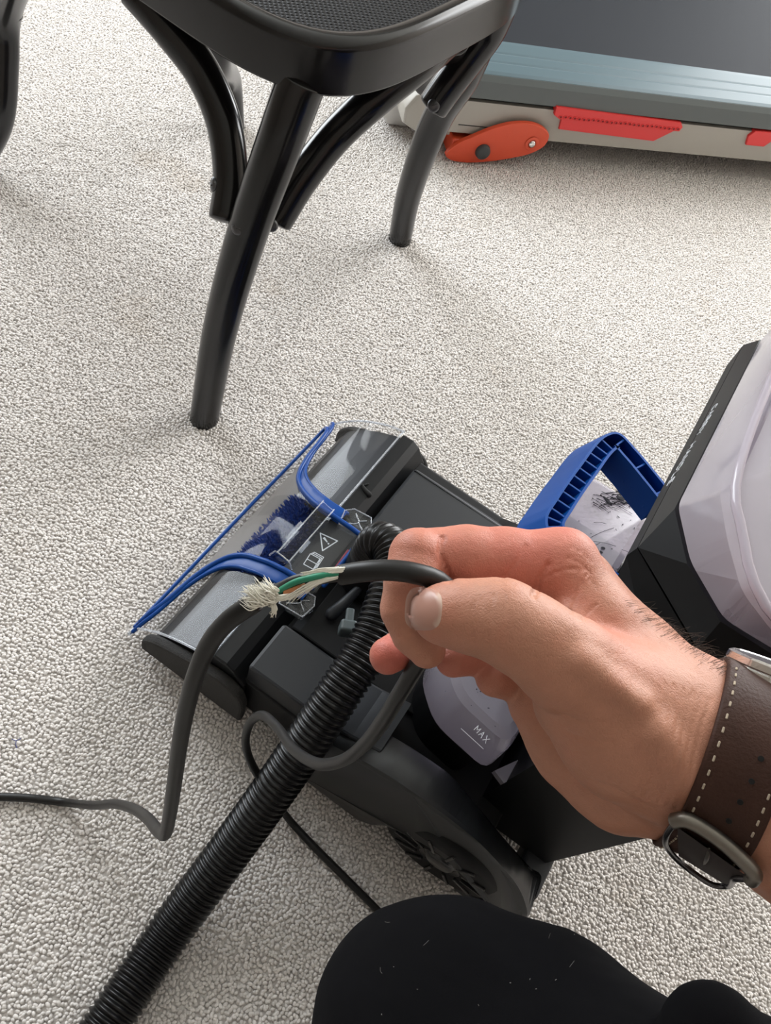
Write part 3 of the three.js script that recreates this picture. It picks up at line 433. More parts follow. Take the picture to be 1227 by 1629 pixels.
  for (const x of [-0.010, 0.33]) {
    const prof = [[0.02, 0.008], [0.05, 0.009], [0.058, 0.006], [0.0625, 0.001], [0.064, -0.004], [0.064, -0.016], [0.061, -0.02], [0.02, -0.02]];
    const wh = mesh('wheel', new THREE.LatheGeometry(prof.map(([a, b]) => new THREE.Vector2(a, b)), 56).rotateZ(Math.PI / 2).translate(x + 0.006, 0.062, 0.365), M.plasticMatte, g);
    const tr = []; for (let i = 0; i < 44; i++) { const a = i / 44 * 6.283; const b = rbox(0.016, 0.003, 0.004, 0.0008, 0, 0.0645, 0); b.rotateX(a); b.translate(x + 0.014, 0.062, 0.365); tr.push(b); }
    mesh('tread', join(tr), M.plasticMatte, wh);
    const hubs = [new THREE.LatheGeometry([[0, 0.011], [0.012, 0.011], [0.015, 0.008], [0.017, 0.006], [0.021, 0.0085]].map(([a, b]) => new THREE.Vector2(a, b)), 40).rotateZ(Math.PI / 2).translate(x + 0.006, 0.062, 0.365)];
    for (let i = 0; i < 12; i++) { const b = rbox(0.004, 0.024, 0.003, 0.001, -0.009, 0.036, 0); b.rotateX(i / 12 * 6.283); b.translate(x + 0.006, 0.062, 0.365); hubs.push(b); }
    mesh('hub', join(hubs), std([0.02, 0.02, 0.021], 0.2), wh);
  }
  // hose socket, clip and lever on the deck
  mesh('hose_socket', tubeGeo([cl(582, 920, 0.1), cl(588, 902, 0.12), cl(593, 884, 0.14)], (t) => 0.0265 - 0.004 * t, 14, 26, { round: 0.1 }), M.plasticMatte, g);
  mesh('hose_clip', join([rbox(0.012, 0.02, 0.016, 0.003), rbox(0.02, 0.006, 0.008, 0.002, 0.008, 0.006, 0)]).applyMatrix4(new THREE.Matrix4().makeRotationY(0.5).setPosition(cl(553, 1000, 0.125))), std([0.08, 0.1, 0.105], 0.45), g);
  mesh('lever', tubeGeo([cl(528, 977, 0.105), cl(545, 962, 0.112), cl(570, 938, 0.115)], (t) => 0.0045 + 0.002 * (1 - t), 14, 12), M.plasticGrey, g);
  mesh('red_tab', rbox(0.028, 0.004, 0.007, 0.001, 0, 0, 0).applyMatrix4(new THREE.Matrix4().makeRotationY(0.05).setPosition(cl(546, 893, 0.104))), std([0.3, 0.012, 0.03], 0.4), g);

  mesh('scuff', join([tubeGeo([cl(577, 771, 0.1075), cl(580, 777, 0.1075), cl(588, 786, 0.1075)], (t) => 0.0016 + 0.0016 * t, 12, 8), tubeGeo([cl(581, 771, 0.1075), cl(586, 769, 0.1075)], 0.0011, 6, 8)]).translate(0, -0.001, 0), std([0.003, 0.003, 0.003], 0.8), g);
  // dirty-water tank
  const tankM = std([0.64, 0.61, 0.69], 0.24, { transmission: 0.72, thickness: 0, ior: 1.45, side: THREE.DoubleSide });
  const xr = 0.345;
  const tl = [cl(668, 1078, 0.165), cl(690, 1150, 0.165), cl(776, 1228, 0.165)];
  const tb = (y, ins) => roundPoly([V3(tl[0].x + ins, y, tl[0].z + ins * 0.6), V3(tl[1].x + ins, y, tl[1].z), V3(tl[2].x + ins, y, tl[2].z - ins), V3(xr - ins, y, 0.36 - ins), V3(xr - ins, y, tl[1].z), V3(xr - 0.02 - ins, y, tl[0].z + ins * 0.6)], 0.014, 4);
  const tank = mesh('dirty_water_tank', loftRings([tb(0.165, 0), tb(0.205, 0.002), tb(0.219, 0.006), tb(0.2235, 0.013)], true, true, 0.5), tankM, g);
  tank.userData.label = 'translucent dirty water tank';
  mesh('tank_base', join([loftRings([tb(0.09, 0.008), tb(0.152, 0.008)], true, true, 0.5)]), M.plasticMatte, g);
  mesh('tank_ledge', loftRings([0.15, 0.158].map((y) => [cl(787, 1226, 0.158), cl(870, 1188, 0.158), cl(874, 1206, 0.158), cl(802, 1246, 0.158)].map((p) => V3(p.x, y, p.z)))), std([0.5, 0.48, 0.53], 0.2, { transmission: 0.6, thickness: 0 }), g);
  // dirt stuck under the tank lid: smears, specks and hairs
  const dirt = [];
  const blob = (px, py, r, st) => { const p = cl(px, py, 0.222), s = new THREE.IcosahedronGeometry(r, 2), q = s.attributes.position; for (let i = 0; i < q.count; i++) { const n = 1 + 0.7 * noise.noise(q.getX(i) * 260 + px, q.getY(i) * 260, q.getZ(i) * 260 + py); q.setXYZ(i, q.getX(i) * n * st, q.getY(i) * 0.12, q.getZ(i) * n / st); } s.rotateY(rr(0, 3)); s.translate(p.x, p.y + 0.0022, p.z); s.computeVertexNormals(); dirt.push(s); };
  for (let i = 0; i < 12; i++) blob(rr(965, 1032), rr(784, 800), rr(0.001, 0.0034), rr(1.2, 2.6));
  for (let i = 0; i < 60; i++) { const x = rr(940, 1020), y = rr(783, 808), a = rr(-0.5, 0.5), l = rr(8, 34); dirt.push(tubeGeo([0, 0.5, 1].map((t) => { const p = cl(x + Math.cos(a) * l * t, y + Math.sin(a) * l * t + 4 * t * t, 0.2222); p.y += 0.0022; return p; }), (t) => rr(0.0002, 0.0007) * (1 - 0.6 * t), 8, 4)); }
  for (let i = 0; i < 7; i++) blob(rr(945, 960), rr(872, 898), rr(0.0006, 0.0024), rr(0.8, 1.6));
  for (let i = 0; i < 26; i++) blob(rr(895, 1030), rr(815, 930), rr(0.0004, 0.0009), rr(0.8, 1.8));
  for (let i = 0; i < 7; i++) blob(rr(700, 800), rr(1090, 1170), rr(0.0003, 0.0008), rr(0.8, 1.8));
  for (let i = 0; i < 9; i++) { const x = rr(910, 1000), y = rr(830, 930), a = rr(-0.9, 0.3), l = rr(15, 45); dirt.push(tubeGeo([0, 0.5, 1].map((t) => { const p = cl(x + Math.cos(a) * l * t, y + Math.sin(a) * l * t + 5 * t * t, 0.2222); p.y += 0.0022; return p; }), 0.00022, 8, 4)); }
  const dm = mesh('dirt', join(dirt), std([0.02, 0.02, 0.028], 0.9), tank); dm.userData.kind = 'stuff'; dm.userData.label = 'dark dirt and hair stuck in the tank';
  // lettering strokes
  const GLYPH = { M: [[0, 0, 0, 1], [0, 1, 0.5, 0.35], [0.5, 0.35, 1, 1], [1, 1, 1, 0]], A: [[0, 0, 0.5, 1], [0.5, 1, 1, 0], [0.22, 0.4, 0.78, 0.4]], X: [[0, 0, 1, 1], [0, 1, 1, 0]], H: [[0, 0, 0, 1], [1, 0, 1, 1], [0, 0.5, 1, 0.5]], N: [[0, 0, 0, 1], [0, 1, 1, 0], [1, 0, 1, 1]], D: [[0, 0, 0, 1], [0, 1, 0.6, 1], [0.6, 1, 1, 0.65], [1, 0.65, 1, 0.35], [1, 0.35, 0.6, 0], [0.6, 0, 0, 0]], L: [[0, 1, 0, 0], [0, 0, 0.9, 0]], E: [[0, 0, 0, 1], [0, 1, 0.9, 1], [0, 0.5, 0.8, 0.5], [0, 0, 0.9, 0]], C: [[1, 0.85, 0.6, 1], [0.6, 1, 0.2, 0.9], [0.2, 0.9, 0, 0.5], [0, 0.5, 0.2, 0.1], [0.2, 0.1, 0.6, 0], [0.6, 0, 1, 0.15]], R: [[0, 0, 0, 1], [0, 1, 0.8, 1], [0.8, 1, 0.95, 0.75], [0.95, 0.75, 0.8, 0.5], [0.8, 0.5, 0, 0.5], [0.5, 0.5, 1, 0]], Y: [[0, 1, 0.5, 0.5], [1, 1, 0.5, 0.5], [0.5, 0.5, 0.5, 0]], ' ': [] };
  const write = (text, o, dx, dy, hgt, wid, gap, th) => { const out = [], n = dx.clone().cross(dy).normalize(); [...text].forEach((ch, i) => { for (const [x0, y0, x1, y1] of GLYPH[ch]) { const a = o.clone().addScaledVector(dx, i * (wid + gap) + x0 * wid).addScaledVector(dy, y0 * hgt), b = o.clone().addScaledVector(dx, i * (wid + gap) + x1 * wid).addScaledVector(dy, y1 * hgt); out.push(tubeGeo(new THREE.LineCurve3(a, b), th, 2, 5)); } }); return join(out); };
  const pale = std([0.62, 0.64, 0.68], 0.5);
  { const a = cl(752, 1163, 0.2225), b = cl(770, 1184, 0.2225), dx = b.clone().sub(a).normalize(), dy = V3(dx.z, 0, -dx.x); if (dy.x < 0) dy.negate(); a.y += 0.0016; const n = 0.0046;
    const ln = (p, q) => tubeGeo(new THREE.LineCurve3(p, q), 0.0003, 2, 5); const l0 = cl(733, 1160, 0.2225), l1 = cl(768, 1192, 0.2225); l0.y += 0.0016; l1.y += 0.0016;
    mesh('max_mark', join([write('MAX', a.addScaledVector(dy, 0.001), dx, dy, 0.005, 0.0032, 0.0018, 0.00028), ln(l0, l1)]), pale, tank); }
  // blue carrying handle of the tank: a trough with cross ribs
  { const y0 = 0.312; const P = [[872, 845], [868, 822], [885, 792], [920, 742], [962, 692], [985, 688], [1014, 716], [1046, 754], [1072, 786]].map(([x, y]) => cl(x, y, y0)); P.unshift(V3(P[0].x - 0.012, y0, 0.372), V3(P[0].x - 0.010, y0, P[0].z + 0.03));
    const path = new THREE.CatmullRomCurve3(P, false, 'centripetal', 0.5).getSpacedPoints(90), bl = std([0.003, 0.066, 0.31], 0.45, { side: THREE.DoubleSide, specularIntensity: 0.35 });
    const inw = (i) => { const a = path[Math.max(0, i - 1)], b = path[Math.min(90, i + 1)], t = b.clone().sub(a).normalize(); return V3(-t.z, 0, t.x); };   // towards the inside of the bow
    const Wd = 0.0165, Dp = 0.036, lip = 0.0022, rows = Array.from({ length: 9 }, () => []);
    for (let i = 0; i <= 90; i++) { const n = inw(i), p = path[i], q = (o, d) => p.clone().addScaledVector(n, o - (d < -0.01 ? 0.006 : 0)).add(V3(0, d, 0)); [[lip, 0], [0, 0], [-0.0012, -0.003], [-0.006, -Dp], [Wd + 0.003, -Dp], [Wd, 0], [Wd - lip, 0], [Wd - lip, -0.024], [lip, -0.024]].forEach(([o, d], k) => rows[k].push(q(o, d))); }
    rows.push(rows[0].map((p) => p.clone()));
    const hb = mesh('tank_handle', toCreasedNormals(gridGeo(rows), 0.5), bl, g); hb.userData.label = 'blue ribbed carrying handle';
    for (let i = 4; i < 90; i += i < 62 ? 3 : 8) { const n = inw(i), p = path[i]; const b = rbox(Wd - 2 * lip + 0.001, 0.022, 0.0018, 0.0004); const m = new THREE.Matrix4().makeBasis(n, V3(0, 1, 0), n.clone().cross(V3(0, 1, 0))); m.setPosition(p.clone().addScaledVector(n, Wd / 2).add(V3(0, -0.0125, 0))); mesh('rib', b.applyMatrix4(m), bl, hb); }
  }
  // upright column, faceted collar and clean-water tank
  const XC = 0.17, mir = (p) => V3(2 * XC - p.x, p.y, p.z);
  const full = (L, back) => [...L, V3(L[L.length - 1].x + 0.02, L[0].y, back), ...[...L].reverse().reduce((o, p, i) => { if (i === 0) o.push(V3(2 * XC - L[L.length - 1].x - 0.02, L[0].y, back)); o.push(mir(p)); return o; }, [])];
  const r1 = full([cl(997, 884, 0.462), cl(1010, 945, 0.455), cl(1096, 1085, 0.45), cl(1184, 1215, 0.45)], 0.47);
  const r2 = full([cl(1015, 871, 0.478), cl(1040, 912, 0.478), cl(1110, 1032, 0.478), cl(1192, 1152, 0.478)], 0.47);
  const r3 = full([cl(1077, 806, 0.5), cl(1097, 895, 0.5), cl(1150, 986, 0.5), cl(1232, 1036, 0.5)], 0.465);
  const lower = (y, zf, x0) => { const q = [V3(x0, y, zf), V3(x0 - 0.003, y, zf + 0.03), V3(x0 - 0.003, y, zf + 0.06), V3(x0 - 0.003, y, 0.455)]; return full(q, 0.466); };
  mesh('upright_column', loftRings([lower(0.045, 0.366, 0.053), lower(0.25, 0.362, 0.05), lower(0.32, 0.355, 0.052)], true, true, 0.3), M.plasticMatte, g);
  const rl = r1.map((p) => V3(lerp(p.x, XC, 0.12), 0.385, lerp(p.z, 0.4, 0.2)));
  mesh('collar_lower', loftRings([lower(0.32, 0.352, 0.05), rl, r1], true, false, 0.25), M.plasticMatte, g);
  const seam = r1.map((p, i) => p.clone().lerp(r2[i], 0.94));
  mesh('collar_upper', loftRings([r1, seam], false, false, 0.25), std([0.0065, 0.007, 0.008], 0.5, { side: THREE.DoubleSide, specularIntensity: 0.3 }), g);
  mesh('collar_seam', loftRings([seam.map((p) => V3(lerp(p.x, XC, 0.02), p.y, lerp(p.z, 0.4, 0.015))), r2.map((p) => V3(lerp(p.x, XC, 0.02), p.y, lerp(p.z, 0.4, 0.015)))], false, false, 0.25), std([0.004, 0.004, 0.004], 0.8, { side: THREE.DoubleSide }), g);
  mesh('collar_rim', loftRings([r2, r3.map((p, i) => p.clone().lerp(r2[i], 0.03).add(V3(0, -0.001, 0)))], false, true, 0.25), std([0.009, 0.01, 0.0115], 0.42, { side: THREE.DoubleSide, specularIntensity: 0.4 }), g);
  { // carrying-handle lettering on the front slope
    const a = cl(1064, 768, 0.492), b = cl(1110, 690, 0.492); const dx = b.clone().sub(a).normalize().negate(); const inw = V3(0, 0.02, 0).add(r3[0].clone().sub(r2[0]).setX(0)).normalize(); a.copy(cl(1146, 642, 0.493)); const n = dx.clone().cross(inw); if (n.y < 0) n.negate(); a.addScaledVector(n, 0.0012);
    const len = cl(1062, 770, 0.492).distanceTo(a), step = len / 12; mesh('lettering', write('CARRY HANDLE', a.addScaledVector(inw, -0.0045), dx, inw, 0.0045, step * 0.72, step * 0.28, 0.00026), pale, g); }
  const cleanM = std([0.70, 0.66, 0.72], 0.08, { transmission: 0.62, thickness: 0, ior: 1.45, side: THREE.DoubleSide });
  const t0 = r3.map((p) => p.clone().add(V3(0, 0.001, 0)));
  const r4 = full([cl(1160, 775, 0.552), cl(1172, 850, 0.552), cl(1190, 930, 0.552), cl(1240, 1004, 0.552)], 0.46);
  const shell = (rs, n = 3) => rs.map((r) => roundPoly(r, 0.005, n));
  const ct = mesh('clean_water_tank', loftRings(shell([t0, r4.map((p, i) => p.clone().lerp(t0[i], 0.12).add(V3(0, -0.002, 0))), r4.map((p) => V3(lerp(p.x, XC, 0.02), p.y, lerp(p.z, 0.39, 0.03))), r4.map((p) => V3(lerp(p.x, XC, 0.12), p.y + 0.003, lerp(p.z, 0.39, 0.12)))]), true, true, 0.35), cleanM, g);
  ct.userData.label = 'translucent lilac clean water tank';
  mesh('tank_ridge', tubeGeo(r4.map((p) => V3(lerp(p.x, XC, 0.02), p.y, lerp(p.z, 0.39, 0.03))), 0.0022, 90, 8, { closed: true }), cleanM, ct);
  // inner tube and cap seen through the tank
  mesh('inner_tube', join([new THREE.CylinderGeometry(0.02, 0.024, 0.05, 28).translate(XC, 0.528, 0.385), rbox(0.11, 0.006, 0.06, 0.003, XC, 0.507, 0.39)]), std([0.5, 0.48, 0.53], 0.3), ct);
}

// ---------------------------------------------------------------- corrugated suction hose
{
  const pts = [[589, 905, 0.118], [593, 876, 0.15], [606, 862, 0.172], [624, 872, 0.182], [630, 905, 0.186], [616, 955, 0.186], [592, 1018, 0.18], [541, 1100, 0.163], [460, 1222, 0.112], [368, 1350, 0.055], [270, 1482, 0.0205], [182, 1612, 0.0205], [100, 1735, 0.0205], [-40, 1930, 0.0205]].map(([x, y, z]) => atHeight(x, y, z));
  const curve = new THREE.CatmullRomCurve3(pts, false, 'centripetal'), len = curve.getLength(), rings = Math.round(len / 0.0056);
  const wave = (t) => { const u = (t * rings) % 1, c = 0.5 + 0.5 * Math.cos(u * Math.PI * 2); return 0.0172 + 0.0026 * Math.pow(c, 0.7); };
  const h = mesh('suction_hose', tubeGeo(curve, wave, rings * 8, 30, { round: 0.05 }), M.hose);
  h.userData = { label: 'black corrugated hose running from the carpet washer down to the carpet', category: 'hose' };
}

// ---------------------------------------------------------------- damaged power cord
{
  const cord = thing('power_cord', 'black power cord held in the hand, its sheath split to frayed filler and wires', 'cord', [0, 0, 0]);
  const at = (a) => a.map(([x, y, d]) => (d < 0 ? atHeight(x, y, -d) : atDepth(x, y, d)));
  const F = -0.0042;
  const A = at([[541, 915, 0.2625], [580, 909, 0.259], [620, 907, 0.2585], [660, 912, 0.2595], [700, 926, 0.264], [722, 960, 0.272], [703, 1008, 0.284], [668, 1052, 0.297], [640, 1097, 0.312], [610, 1146, 0.345], [580, 1184, 0.382], [545, 1210, 0.42], [505, 1215, 0.462], [466, 1191, 0.51], [441, 1157, 0.55], [417, 1138, 0.585], [398, 1150, 0.612], [391, 1182, 0.64], [402, 1218, 0.67], [428, 1258, 0.70], [462, 1306, F], [500, 1347, F], [545, 1392, F], [600, 1447, F], [680, 1530, F], [790, 1660, F], [960, 1900, F]]);
  const B = at([[407, 957, 0.270], [366, 985, 0.276], [335, 1021, 0.286], [312, 1072, 0.30], [296, 1130, 0.32], [285, 1190, 0.345], [277, 1250, 0.376], [269, 1302, 0.41], [262, 1327, 0.435], [252, 1322, 0.455], [236, 1303, 0.495], [213, 1287, 0.55], [183, 1279, 0.60], [148, 1281, 0.65], [100, 1276, F], [50, 1270, F], [-10, 1268, F], [-90, 1274, F]]);
  const rub = std([0.0085, 0.0082, 0.008], 0.42, { specularIntensity: 0.6 });
  mesh('sheath', tubeGeo(A, (t) => 0.0037 * (0.97 + 0.03 * Math.sin(t * 50)), 260, 18, { round: 0.1 }), rub, cord);
  mesh('sheath', tubeGeo(B, 0.0037, 220, 18, { round: 0.1 }), rub, cord);
  const wire = (name, pts, r, col, label, rough = 0.5) => { const m = mesh(name, tubeGeo(at(pts), r, 40, 10), std(col, rough), cord); if (label) m.userData.label = label; return m; };
  wire('green_wire', [[548, 912, 0.2605], [520, 914, 0.2585], [495, 919, 0.258], [470, 926, 0.2600], [440, 942, 0.265], [410, 956, 0.2695]], 0.00115, [0.012, 0.2, 0.11], 'green insulated wire');
  wire('black_wire', [[545, 918, 0.2635], [510, 924, 0.263], [478, 934, 0.263], [445, 950, 0.266], [408, 962, 0.271]], 0.0014, [0.012, 0.012, 0.012]);
  wire('black_wire', [[545, 910, 0.2625], [505, 914, 0.262], [468, 922, 0.2625], [440, 936, 0.2655], [405, 954, 0.27]], 0.0015, [0.014, 0.014, 0.014]);
  for (let i = 0; i < 5; i++) wire('copper_strand', [[484 + i, 929 + i * 0.8, 0.2605], [470, 934 + i * 1.1, 0.2605], [452, 941 + i * 1.3, 0.2625]], 0.0003, [0.55, 0.22, 0.09], i ? null : 'bare copper strands', 0.3);
  const rag = [];                                                   // torn strip of sheath left along the upper side
  for (const [o, s] of [[0, 1], [2.5, 0.8]]) rag.push(tubeGeo(at([[425, 940 + o, 0.268], [450, 927 + o, 0.264], [475, 918 + o, 0.262], [500, 912 + o, 0.261]]), (t) => 0.0011 * s * (1 - 0.8 * t), 24, 8));
  mesh('torn_sheath', join(rag), rub, cord);
  const fib = [], fibre = (p, r) => fib.push(tubeGeo(at(p), (t) => r * (1 - 0.75 * t), 8, 5));
  for (let i = 0; i < 260; i++) { const x = rr(408, 444), y = 950 + (x - 428) * -0.35 + rr(-9, 12), a = Math.PI + rr(-0.75, 0.5) - 0.35, l = rr(8, 34), d = 0.2625 + rr(-0.002, 0.003), c = rr(-7, 7); fibre([[x, y, d], [x + Math.cos(a) * l * 0.5 + c * 0.4, y - Math.sin(a) * l * 0.5 + c, d - rr(0, 0.0012)], [x + Math.cos(a) * l, y - Math.sin(a) * l + rr(-3, 3), d + rr(-0.001, 0.002)]], rr(0.00022, 0.00042)); }
  for (let i = 0; i < 54; i++) { const y0 = rr(908, 928), e = rr(0.25, 1); fibre([[rr(530, 546), y0 * 0.5 + 912 * 0.5 - 2, 0.2595], [lerp(530, 492, e), lerp(913, 930, e) + rr(-4, 6), 0.258], [lerp(510, 452, e) + rr(-6, 6), lerp(922, 956, e) + rr(-5, 8), 0.2595 + rr(0, 0.002)]], rr(0.00025, 0.0005)); }
  for (let i = 0; i < 44; i++) fibre([[rr(536, 548), rr(903, 910), 0.2585], [rr(505, 525), rr(905, 912), 0.258], [rr(478, 500), rr(909, 917), 0.2585]], rr(0.0003, 0.0005));
  for (let i = 0; i < 16; i++) fibre([[436, rr(948, 962), 0.2625], [rr(450, 462), rr(945, 953), 0.2615], [rr(472, 482), rr(937, 945), 0.262]], rr(0.00025, 0.00045));
  for (let i = 0; i < 14; i++) fibre([[rr(430, 440), rr(955, 965), 0.2635], [rr(432, 442), rr(968, 974), 0.263], [rr(428, 440), rr(974, 984), 0.264]], rr(0.00025, 0.00045));
  const fm = mesh('frayed_filler', join(fib), std([0.74, 0.71, 0.62], 0.95), cord); fm.userData.kind = 'stuff'; fm.userData.label = 'frayed white filler fibres';
}

// ---------------------------------------------------------------- person: right hand and forearm, black trousers
const VIEW = camera.matrix.clone().compose(camera.position, camera.quaternion, V3(1, 1, 1));     // hand modelled in the eye's axes, then set in the room
const cam = (px, py, d) => [(px - W / 2) / FL * d, (H / 2 - py) / FL * d, -d];
const cap = (a, b) => [...cam(a[0], a[1], a[2]), a[3] * a[2] / FL, ...cam(b[0], b[1], b[2]), b[3] * b[2] / FL];
const chainOf = (pts) => pts.slice(1).map((p, i) => cap(pts[i], p));
const chainD = (x, y, z, ch, k) => { let d = capsule(x, y, z, ch[0]); for (let i = 1; i < ch.length; i++) d = smin(d, capsule(x, y, z, ch[i]), k); return d; };
const HAND = {
  palm: [
    ...chainOf([[893, 901, 0.292, 57], [950, 1005, 0.286, 64], [1045, 1105, 0.278, 80], [1120, 1182, 0.270, 106]]),
    ...chainOf([[925, 925, 0.315, 50], [1010, 1060, 0.302, 72], [1112, 1190, 0.288, 98]]),
    ...chainOf([[930, 985, 0.332, 47], [1010, 1105, 0.312, 66], [1112, 1190, 0.290, 95]]),
    ...chainOf([[890, 1060, 0.336, 44], [960, 1130, 0.318, 66], [1112, 1192, 0.292, 95]]),
    ...chainOf([[866, 1113, 0.304, 58], [922, 1174, 0.306, 72], [998, 1218, 0.300, 93], [1068, 1224, 0.290, 92]]),
    ...chainOf([[915, 1115, 0.262, 66], [990, 1165, 0.266, 92], [1100, 1195, 0.273, 102]]),
  ],
  thumb: chainOf([[698, 977, 0.2562, 44], [735, 978, 0.2545, 50], [798, 987, 0.2515, 60], [850, 1018, 0.2520, 63], [905, 1058, 0.2550, 72], [970, 1105, 0.2595, 80], [1055, 1165, 0.268, 90]]),
  index: chainOf([[893, 901, 0.292, 57], [800, 893, 0.2900, 52], [740, 888, 0.2880, 50], [672, 886, 0.2845, 46]]),
  indexMid: chainOf([[664, 884, 0.2810, 45], [655, 925, 0.2770, 41], [650, 968, 0.2780, 41]]),
  indexTip: chainOf([[650, 968, 0.2790, 41], [662, 1005, 0.2780, 37], [680, 1034, 0.2770, 30]]),
  middle: chainOf([[925, 925, 0.315, 50], [745, 945, 0.334, 40], [700, 1000, 0.318, 34], [617, 1043, 0.304, 29.5]]),
  ring: chainOf([[930, 985, 0.332, 47], [860, 1015, 0.322, 38], [785, 1036, 0.306, 35], [722, 1048, 0.298, 30]]),
  pinky: chainOf([[890, 1060, 0.334, 44], [850, 1085, 0.312, 40], [788, 1078, 0.300, 31]]),
  arm: [
    ...chainOf([[1120, 1182, 0.266, 104], [1200, 1228, 0.263, 116], [1310, 1292, 0.256, 142], [1560, 1450, 0.236, 186]]),
    ...chainOf([[1116, 1196, 0.288, 98], [1200, 1236, 0.284, 112], [1310, 1300, 0.276, 140], [1560, 1455, 0.254, 186]]),
  ],
  tendons: [cap([925, 1052, 0.2400, 15], [1015, 1120, 0.2412, 18]), cap([900, 985, 0.2742, 16], [1010, 1065, 0.2590, 20]), cap([1040, 1165, 0.2420, 24], [1082, 1225, 0.2455, 26])],
};
{ // forearm on to the elbow, in metres in the eye's axes
  const a = cam(1560, 1450, 0.242), e = [0.315, -0.2, -0.165], u = [0.36, -0.17, -0.03];
  HAND.far = [[...a, 0.0385, ...e, 0.046], [...e, 0.046, ...u, 0.05]];
}
const thumbAxis = (() => { const a = cam(700, 977, 0.256), b = cam(1000, 1130, 0.262); return [a, [b[0] - a[0], b[1] - a[1], b[2] - a[2]]]; })();
function handD(x, y, z) {
  let d = chainD(x, y, z, HAND.palm, 0.012);
  const arm = chainD(x, y, z, HAND.arm, 0.014);
  d = smin(d, arm, 0.016);
  d = smin(d, chainD(x, y, z, HAND.far, 0.02), 0.02);
  const mid = chainD(x, y, z, HAND.indexMid, 0.004), idx = smin(chainD(x, y, z, HAND.index, 0.004), mid, 0.0014);
  let f = smin(d, smin(idx, chainD(x, y, z, HAND.indexTip, 0.003), 0.004), 0.006);
  f = smin(f, chainD(x, y, z, HAND.middle, 0.004), 0.0022);
  f = smin(f, chainD(x, y, z, HAND.ring, 0.004), 0.0022);
  f = smin(f, chainD(x, y, z, HAND.pinky, 0.004), 0.0022);
  const [o, b] = thumbAxis, t = clamp(((x - o[0]) * b[0] + (y - o[1]) * b[1] + (z - o[2]) * b[2]) / (b[0] * b[0] + b[1] * b[1] + b[2] * b[2]), 0, 1.2);
  return smin(f, chainD(x, y, z, HAND.thumb, 0.007), lerp(0.001, 0.016, sstep(0.55, 1.1, t)));
}
function march(px, py, f = handD) { const dir = cam(px, py, 1); let d = 0.2; for (let i = 0; i < 200; i++) { const v = f(dir[0] * d, dir[1] * d, -d); if (v < 0.00005) break; d += v * 0.6; if (d > 0.5) return null; } return [dir[0] * d, dir[1] * d, -d]; }
const bodyD = (x, y, z) => { let v = handD(x, y, z); for (const t of HAND.tendons) v = smin(v, capsule(x, y, z, t), 0.006); return v; };
const gradOf = (f, p, e = 0.0006) => V3(f(p[0] + e, p[1], p[2]) - f(p[0] - e, p[1], p[2]), f(p[0], p[1] + e, p[2]) - f(p[0], p[1] - e, p[2]), f(p[0], p[1], p[2] + e) - f(p[0], p[1], p[2] - e)).normalize();
// skin folds: [points on the skin, half-width, depth] in millimetres
const FOLDS = [
  [[[704, 855], [701, 878], [707, 902], [716, 924]], 1.7, 2.0], [[[836, 868], [822, 895], [806, 915], [793, 925]], 1.4, 0.5], [[[872, 898], [858, 922], [849, 948]], 1.7, 1.5], [[[932, 905], [905, 905], [880, 912], [866, 920]], 1.0, 0.4],
  [[[908, 872], [930, 880], [942, 894]], 0.8, 0.25], [[[905, 888], [925, 897], [940, 912]], 0.8, 0.28], [[[912, 905], [932, 915], [946, 930]], 0.8, 0.25], [[[925, 925], [918, 950], [908, 975]], 1.2, 0.35], [[[948, 962], [932, 978], [928, 985]], 1.2, 0.5],
  [[[752, 962], [749, 990], [755, 1024]], 0.9, 0.3], [[[786, 945], [779, 985], [776, 1024]], 0.9, 0.36], [[[802, 940], [808, 975], [799, 1014]], 0.8, 0.26], [[[768, 952], [764, 1004]], 0.7, 0.2],
  [[[900, 1165], [935, 1178], [975, 1182]], 1.6, 0.5], [[[890, 1135], [930, 1150], [965, 1150]], 2.0, 0.45],
  ...[0, 1, 2, 3, 4, 5].map((i) => [[[1058 + i * 15, 1085 + i * 5], [1052 + i * 13, 1150], [1040 + i * 12, 1210 + i * 3], [1010 + i * 13, 1262 + i * 5]], 1.0, 0.3 + 0.12 * (i % 2)]),
  [[[940, 1240], [985, 1258], [1035, 1285]], 1.6, 0.35],
].map(([pts, w, d]) => { const q = []; for (let i = 0; i < pts.length - 1; i++) for (let k = 0; k < 4; k++) { const p = march(lerp(pts[i][0], pts[i + 1][0], k / 4), lerp(pts[i][1], pts[i + 1][1], k / 4), bodyD); if (p) q.push(p); } const e = march(...pts[pts.length - 1], bodyD); if (e) q.push(e); const b = new THREE.Box3().setFromPoints(q.map((p) => V3(...p))).expandByScalar(w * 0.003); return { q, w: w * 0.001, d: d * 0.001, b }; });
function skinD(x, y, z) {
  let v = bodyD(x, y, z);
  for (const f of FOLDS) {
    const { b } = f; if (x < b.min.x || x > b.max.x || y < b.min.y || y > b.max.y || z < b.min.z || z > b.max.z) continue;
    let m = 1; for (let i = 0; i < f.q.length - 1; i++) { const a = f.q[i], c = f.q[i + 1], s = capsule(x, y, z, [a[0], a[1], a[2], 0, c[0], c[1], c[2], 0]); if (s < m) m = s; }
    v += f.d * Math.exp(-(m * m) / (f.w * f.w * 0.32));
  }
  return v + 0.0003 * noise.noise(x * 90, y * 90, z * 90) + 0.00008 * noise.noise(x * 380, y * 380, z * 380);
}
const PERSON_LABEL = 'kneeling person in black trousers whose bare right hand pinches the split power cord';
const person = thing('person', PERSON_LABEL, 'person', [0.12, 0, 0.05]);
const CELL = 0.00125;
